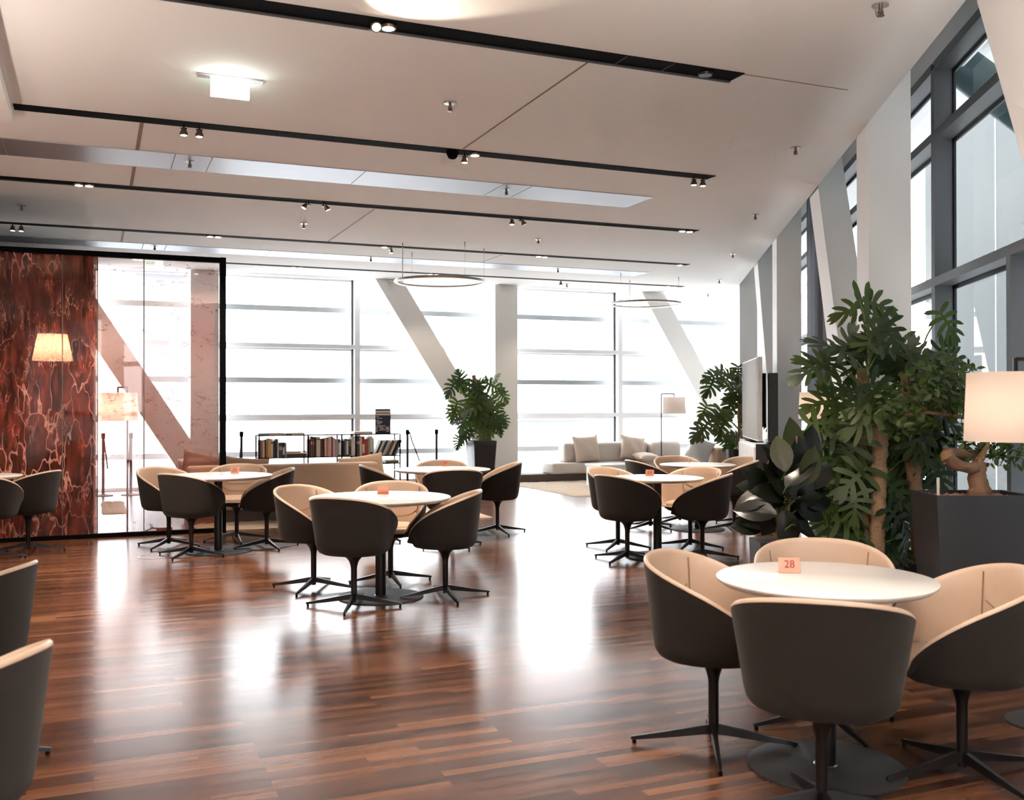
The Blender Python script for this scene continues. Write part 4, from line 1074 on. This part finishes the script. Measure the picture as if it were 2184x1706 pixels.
# large philodendrons on moss poles
def phil(D, xp, pole_top, LVS, label, extra_pole=None, pot_r=.2, mats=('leaf_dark', 'leaf_mid', 'leaf_mid'), trunk=None):
    c = dep(xp, 1100, D); c.z = 0
    t = thing('potted_philodendron', label, 'plant', c)
    zp = .36
    MB().lathe([(pot_r*.8, 0), (pot_r, zp), (pot_r-.015, zp), (pot_r-.02, zp-.03), (0, zp-.03)], 32).build('pot', 'softblack', t)
    q = dep(pole_top[0], pole_top[1], D)-c
    mb = MB(); z = zp-.05; pts = []; rr = []
    N = 40
    for i in range(N+1):
        w = i/N; pts.append((q.x*w, q.y*w, (zp-.05)*(1-w)+q.z*w)); rr.append(.048+rnd(-.005, .005))
    pts.append((q.x, q.y, q.z+.012)); rr.append(.03)
    mb.tube(pts, rr, 14)
    for v in mb.bm.verts: v.co += V((rnd(-1, 1), rnd(-1, 1), 0))*.004
    mb.build('moss_pole', 'moss_pole', t)
    if extra_pole:
        a_, b_ = dep(extra_pole[0][0], extra_pole[0][1], D+.15)-c, dep(extra_pole[1][0], extra_pole[1][1], D+.15)-c
        MB().tube([(0, .06, zp-.04), (a_.x*.6, a_.y*.6+.03, (zp+a_.z)/2), a_, b_], [.04, .042, .046, .04], 12).build('trunk', 'bark', t)
    plant_leaves(t, LVS, D+.12, pole_stem(0, .06, zp, q.z if not extra_pole else 1.85), list(mats), 'phil', .27)
    return t
LV1 = [(1805, 662, .34, 195), (1882, 652, .36, -15), (1762, 730, .38, 150), (1800, 745, .30, 175), (1722, 790, .36, -160), (1735, 770, .34, 160), (1812, 725, .28, 80), (1848, 730, .30, 170), (1870, 700, .28, 60), (1895, 690, .36, -30), (1905, 720, .30, -60), (1842, 760, .34, -130), (1880, 755, .36, -40), (1825, 790, .30, -110), (1868, 770, .34, -80),
      (1772, 840, .32, 120), (1745, 860, .32, -170), (1795, 868, .32, -140), (1805, 830, .28, 160), (1830, 905, .36, -150), (1850, 940, .38, -120), (1790, 910, .34, 160), (1775, 935, .34, -150), (1760, 985, .34, -150), (1750, 1010, .34, 170), (1800, 985, .38, -120), (1840, 990, .36, -90), (1815, 1030, .36, -140), (1785, 1055, .36, -150), (1840, 1060, .36, -110),
      (1800, 1085, .34, -130), (1860, 1100, .34, -90), (1770, 1105, .34, 170), (1830, 1120, .36, -100), (1880, 1140, .34, -80), (1905, 1095, .34, -60), (1920, 1050, .36, -40), (1890, 860, .36, -50), (1835, 870, .34, -170), (1870, 830, .32, 30), (1900, 1160, .32, -70), (1860, 1160, .34, -100), (1925, 1120, .32, -50), (1815, 955, .34, 150), (1785, 1020, .32, 150),
      (1935, 1180, .3, -70), (1890, 1190, .3, -100), (1850, 1020, .36, 120), (1800, 1125, .34, -160), (1830, 1075, .34, 140)]
LV1 += [(rnd(1755, 1955), rnd(870, 1190), rnd(.26, .36), rnd(-170, 10)) for i in range(46)]
phil(6.55, 1868, (1878, 907), LV1, 'big philodendron climbing a tan moss pole, behind the table 28 chairs', ((1846, 890), (1840, 785)), .165)
LV2 = [(1945, 752, .30, 90), (1990, 760, .34, 10), (2030, 700, .30, -60), (2012, 735, .26, 60), (1960, 775, .32, -60), (1930, 790, .34, 170), (1975, 800, .34, -30), (2045, 770, .30, -25), (2010, 780, .28, -10), (1925, 820, .34, -120), (1960, 835, .34, -100), (1990, 830, .30, -40), (1910, 870, .36, -150), (1945, 890, .36, -120), (1975, 900, .34, -70), (1930, 935, .36, -140), (1965, 955, .34, -90), (1995, 940, .34, -40), (2020, 980, .34, -60), (1985, 1000, .36, -80), (1945, 1000, .36, -120), (1915, 985, .34, -140), (2010, 1025, .32, -70), (1960, 1040, .34, -100), (1930, 1075, .34, -120), (1900, 930, .36, 150), (1955, 870, .34, 60), (2000, 880, .32, 20), (1920, 1020, .34, -160), (1985, 960, .34, -60), (1905, 780, .3, 160), (1940, 960, .34, -100), (1890, 990, .34, -120), (1975, 870, .34, -90)]
LV2 += [(rnd(1890, 2040), rnd(760, 1060), rnd(.26, .36), rnd(-170, 10)) for i in range(30)]
phil(6.78, 1962, (1935, 800), LV2, 'second big philodendron behind the bonsai planter by the window', None, .165, ('leaf_dark', 'leaf_mid', 'leaf_dark'))
# bonsai in the big tapered planter
D4 = 5.45
fl = onz(1998, 1057, .88); rz4 = camrz
ax = V((cos(rz4), sin(rz4), 0)); ay = V((-sin(rz4), cos(rz4), 0))
BX, BY = .29, .20
ctr = fl+ax*BX+ay*BY; ctr.z = 0
t = thing('bonsai_planter', 'gnarled bonsai tree in a big tapered charcoal planter at the right', 'plant', ctr, rz4)
H4 = .88
def sqr(k, z, o=0): return [(-BX*k+o, -BY*k+o, z), (BX*k-o, -BY*k+o, z), (BX*k-o, BY*k-o, z), (-BX*k+o, BY*k-o, z)]
mb = MB(); r0, r1, r2, r3 = sqr(.80, 0), sqr(1, H4), sqr(1, H4, .02), sqr(1, H4-.05, .025)
mb.add(r0+r1+r2+r3, [(3, 2, 1, 0)]+[(k*4+i, k*4+(i+1) % 4, k*4+4+(i+1) % 4, k*4+4+i) for k in range(3) for i in range(4)]+[(12, 13, 14, 15)])
mb.build('planter', 'planter', t, smooth=0)
pbm = MB()
for i in range(900):
    x, y = rnd(-BX+.04, BX-.04), rnd(-BY+.04, BY-.04); r = rnd(.007, .015)
    pbm.lathe([(0, -r*.7), (r, 0), (0, r*.7)], 6, (x, y, H4-.030+rnd(-.004, .010)))
pb_ = pbm.build('pebbles', 'pebble', t, 80); pb_['kind'] = 'stuff'
IR = Matrix.Rotation(-rz4, 4, 'Z')
def loc4(px, py, D): return IR @ (dep(px, py, D)-ctr)
dB = (ctr-O).dot(FW)
tr = [loc4(2092, 1052, dB-.02), loc4(2085, 1020, dB), loc4(2088, 985, dB), loc4(2060, 998, dB-.05), loc4(2030, 985, dB-.08), loc4(2020, 972, dB-.08), loc4(2035, 966, dB), loc4(2062, 972, dB+.1), loc4(2085, 968, dB+.2), loc4(2100, 945, dB+.25), loc4(2085, 910, dB+.25), loc4(2060, 890, dB+.2)]
tr[0].z = H4-.05
def gnarl(pts, rad, k=6, j=.12, n=12):
    P, RR = [], []
    for i in range(len(pts)-1):
        p0, p1_, p2_, p3 = pts[max(i-1, 0)], pts[i], pts[i+1], pts[min(i+2, len(pts)-1)]
        for q in range(k):
            u = q/k
            P.append(.5*((2*p1_)+(p2_-p0)*u+(2*p0-5*p1_+4*p2_-p3)*u*u+(3*p1_-p0-3*p2_+p3)*u**3)+V((rnd(-1, 1), rnd(-1, 1), rnd(-1, 1)))*.0035)
            RR.append((rad[i]*(1-u)+rad[i+1]*u)*rnd(1-j, 1+j))
    P.append(pts[-1]); RR.append(rad[-1])
    mb = MB().tube(P, RR, n)
    for v in mb.bm.verts: v.co += V((rnd(-1, 1), rnd(-1, 1), rnd(-1, 1)))*.0025
    return mb
gnarl(tr[:3], [.085, .050, .040]).build('trunk', 'bark', t)
gnarl([tr[2]+V((.012, 0, -.03))]+tr[3:], [.036, .034, .036, .040, .030, .032, .030, .026, .02, .016]).build('branch', 'bark', t)
gnarl([tr[2], loc4(2098, 965, dB), loc4(2108, 945, dB)], [.028, .016, .010]).build('branch', 'bark', t)
for pts, r in (([(2088, 985), (2092, 965), (2105, 945)], .014), ([(2060, 890), (2020, 885), (1980, 880), (1930, 885)], .014), ([(2085, 910), (2120, 925), (2160, 930), (2190, 925)], .010), ([(2020, 885), (1990, 850), (1960, 820)], .009), ([(2060, 890), (2050, 840), (2040, 800)], .009), ([(1980, 880), (1950, 850), (1925, 835)], .007)):
    MB().tube([loc4(x, y, dB+.2) for x, y in pts], [r*(1-.5*i/len(pts)) for i in range(len(pts))], 8).build('branch', 'bark', t)
lf = MB(); lf2 = MB()
pads = [(1985, 805, 70, 42, 120), (2040, 800, 50, 45, 90), (1940, 850, 70, 45, 120), (2020, 850, 60, 40, 110), (2105, 950, 45, 26, 60), (2060, 950, 35, 26, 50), (2150, 935, 45, 22, 55), (1900, 890, 50, 40, 70), (1960, 900, 50, 25, 60), (2130, 975, 45, 22, 40), (2175, 960, 25, 40, 30), (2080, 870, 60, 50, 90), (2130, 890, 60, 40, 80)]
for px, py, rx_, ry_, n_ in pads:
    for i in range(n_):
        a_ = rnd(0, 2*pi); r = rnd(0, 1)**.6
        q = loc4(px+rx_*r*cos(a_), py+ry_*r*sin(a_), dB+.2+rnd(-.22, .22))
        d = V((rnd(-1, 1), rnd(-1, 1), rnd(-.8, .3))).normalized(); nr = V((rnd(-.5, .5), rnd(-.9, .1), rnd(.3, 1)))
        if abs(d.dot(nr.normalized())) > .95: continue
        leaf_oval(lf if random.random() < .6 else lf2, place(q, d, nr), rnd(.045, .075), .55, .1, .15, 3)
lf.build('foliage', 'leaf_bonsai', t, 60); lf2.build('foliage', 'leaf_mid', t, 60)
q = loc4(2001, 1050, dB-.11); MB().rbox(q.x-.008, q.x+.008, q.y-.004, q.y+.004, H4-.08, H4+.10, .002, 1).build('plant_marker', 'cream', t)

# ---------------------------------------------------------------- sideboard, screen, loudspeaker
c = onz(1612, 1115, 0)
zc_ = dep(1612, 947, (c-O).dot(FW)).z
t = thing('sideboard', 'white sided sideboard with a dark front below the screen', 'sideboard', c, rzr+pi)   # local x runs along the facade away from us
Ls, Ws = 2.05, .40
MB().rbox(0, Ls, -Ws, 0, .02, zc_, .004, 1).build('carcass', 'whitelaq', t)
MB().box(-.012, -.0, -Ws, .0, .03, zc_).build('end_panel', 'softblack', t, smooth=0)
MB().box(.02, Ls-.02, -Ws+.02, -.03, 0, .02).build('plinth', 'black', t, smooth=0)
for x in (.05, 1.05):
    MB().box(x, x+.95, .0, .014, .06, zc_-.04).build('door', 'whitelaq', t, smooth=0)
t2 = thing('tv_screen', 'tall pale screen standing on the sideboard, seen almost edge-on', 'screen', tuple(c+V((0, 0, zc_))), rzr+pi)
dz = dep(1617, 760, (c-O).dot(FW)).z-zc_
MB().rbox(.06, 1.92, -.09, -.03, .03, dz, .006, 1).build('housing', 'framelight', t2)
MB().box(.075, 1.905, -.03, -.026, .045, dz-.015).build('display', 'screen', t2, smooth=0)
MB().box(.055, 1.925, -.13, -.09, .2, dz-.2).build('rear_box', 'black', t2, smooth=0)
MB().box(.6, 1.3, -.16, .0, 0, .012).build('foot', 'black', t2, smooth=0)
MB().box(.9, 1.0, -.12, -.09, .01, .3).build('stand', 'black', t2, smooth=0)
zs2 = dep(1630, 795, (c-O).dot(FW)).z-zc_
t3 = thing('loudspeaker', 'slim black column loudspeaker behind the screen edge', 'loudspeaker', tuple(c+V((0, 0, zc_))), rzr+pi)
MB().rbox(.04, .17, -.27, -.165, .012, zs2, .006, 1).build('cabinet', 'softblack', t3); MB().box(.02, .2, -.29, -.15, 0, .012).build('foot', 'black', t3, smooth=0)
t4 = thing('media_player', 'flat black box lying on the sideboard', 'media player', tuple(c+V((0, 0, zc_))), rzr+pi)
MB().rbox(.04, .28, -.50, -.31, .0, .035, .004, 1).build('body', 'gloss_black', t4)

# ---------------------------------------------------------------- curtain
sa, _ = onfac(1722, 700, .60); sb_, _ = onfac(1775, 700, .60)
mb = MB(); n_ = 60; vs = []; fs = []
for i in range(n_+1):
    w = i/n_; s_ = sb_+(sa-sb_)*w; oo = .60+.045*sin(w*pi*9)+.015*sin(w*31)
    for z in (.02, 2.0, 4.55): vs.append(fac(s_, oo, z))
for i in range(n_):
    for j in range(2): fs.append((i*3+j, i*3+3+j, i*3+4+j, i*3+1+j))
tag(mb.add(vs, fs).build('curtain', 'curtain', None, 80), 'grey drawn-back curtain between the column and slanted brace at the right windows', 'curtain')

# ---------------------------------------------------------------- small floor things
p = onz(1145, 1082, 0)
t = thing('floor_outlet', 'round flush floor socket lid in the open floor', 'floor outlet', (p.x, p.y, 0))
MB().lathe([(.15, 0), (.15, .003), (.142, .0035), (.14, .002)], 48, cap=False).build('rim', 'steel', t); MB().lathe([(.14, .0), (.14, .002), (0, .0021)], 48).build('lid', 'floor', t)
p = onz(330, 1187, 0)
t = thing('floor_outlet', 'round flush floor socket lid left of table 22', 'floor outlet', (p.x, p.y, 0))
MB().lathe([(.15, 0), (.15, .003), (.142, .0035), (.14, .002)], 48, cap=False).build('rim', 'steel', t); MB().lathe([(.14, .0), (.14, .002), (0, .0021)], 48).build('lid', 'floor', t)
pts = [onz(x, y, .008) for x, y in ((272, 1140), (300, 1136), (322, 1126), (326, 1118), (321, 1117), (323, 1124), (345, 1130), (360, 1136))]
pts = [V((q.x, max(q.y, YP+.06), .006)) for q in pts]
tag(MB().tube(pts, .005, 6).build('power_cable', 'cord'), 'black cable curling on the floor behind the rosy glass', 'cable')
p = onz(348, 1132, 0)
tag(MB().rbox(p.x-.07, p.x+.10, max(p.y, YP+.1), max(p.y, YP+.1)+.06, 0, .035, .005, 1).build('power_strip', 'redbox'), 'small red-brown box on the floor behind the rosy glass', 'power strip')

# ---------------------------------------------------------------- light
w = bpy.data.worlds.new('overcast'); SC.world = w; w.use_nodes = True
bg = w.node_tree.nodes['Background']; bg.inputs['Color'].default_value = (.93, .965, 1, 1); bg.inputs['Strength'].default_value = 2.5
def portal(name, c, sx_, sy_, direction):
    d = bpy.data.lights.new(name, 'AREA'); d.shape = 'RECTANGLE'; d.size = sx_; d.size_y = sy_; d.cycles.is_portal = True
    o = bpy.data.objects.new(name, d); COL.objects.link(o); o.location = c
    z = -V(direction).normalized(); y = V((0, 0, 1)); x = y.cross(z)
    M = Matrix((x, y, z)).transposed().to_4x4(); M.translation = c; o.matrix_world = M
portal('sky_portal_far', V((6.4, YW+.24, 2.17)), 13.2, 4.3, (0, -1, 0))
portal('sky_portal_right', fac(2.5, GO+.24, 2.17), 26, 4.3, -NV)

# added spots without fixtures, brightening the near room; some sit on visible tracks
for x, y, e in ((2.6, 3.6, 9), (1.0, 3.4, 22), (-1.2, 4.6, 60), (-2.5, 2.5, 90), (.2, 1.0, 45), (-2.5, -1.0, 130), (-.8, -3.0, 130), (-4.0, 4.0, 130), (-3.0, 8.0, 110), (.3, 8.30, 110), (3.0, 5.70, 60)):
    lamp('added_down_fill', 'SPOT', V((x, y, ZC-.03)), e, WARM, .04, (0, 0, -1), spot_size=R_(95), spot_blend=.8)
# added upward fill for the ceiling, no fixtures, outside the view
for x, y, e in ((-3.2, 3.2, 150), (-2.4, 5.6, 120), (1.75, 1.0, 290), (-1.5, -2.5, 240), (-4.5, 8.0, 120), (1.0, -.8, 260)):
    lamp('added_ceiling_fill', 'SPOT', V((x, y, 1.7)), e, (1, .86, .75), .12, (0, 0, 1), spot_size=R_(165), spot_blend=1.0)
vs_ = SC.view_settings
SC.display_settings.display_device = 'sRGB'
vs_.view_transform = 'Standard'; vs_.look = 'None'; vs_.gamma = 1; vs_.exposure = 2.05; vs_.use_curve_mapping = False
cy = SC.cycles
cy.max_bounces = 5; cy.diffuse_bounces = 3; cy.glossy_bounces = 2; cy.transmission_bounces = 2; cy.transparent_max_bounces = 9
cy.use_adaptive_sampling = True; cy.adaptive_threshold = .09; cy.adaptive_min_samples = 16
cy.caustics_reflective = False; cy.caustics_refractive = False; cy.sample_clamp_indirect = 6
cy.use_denoising = True
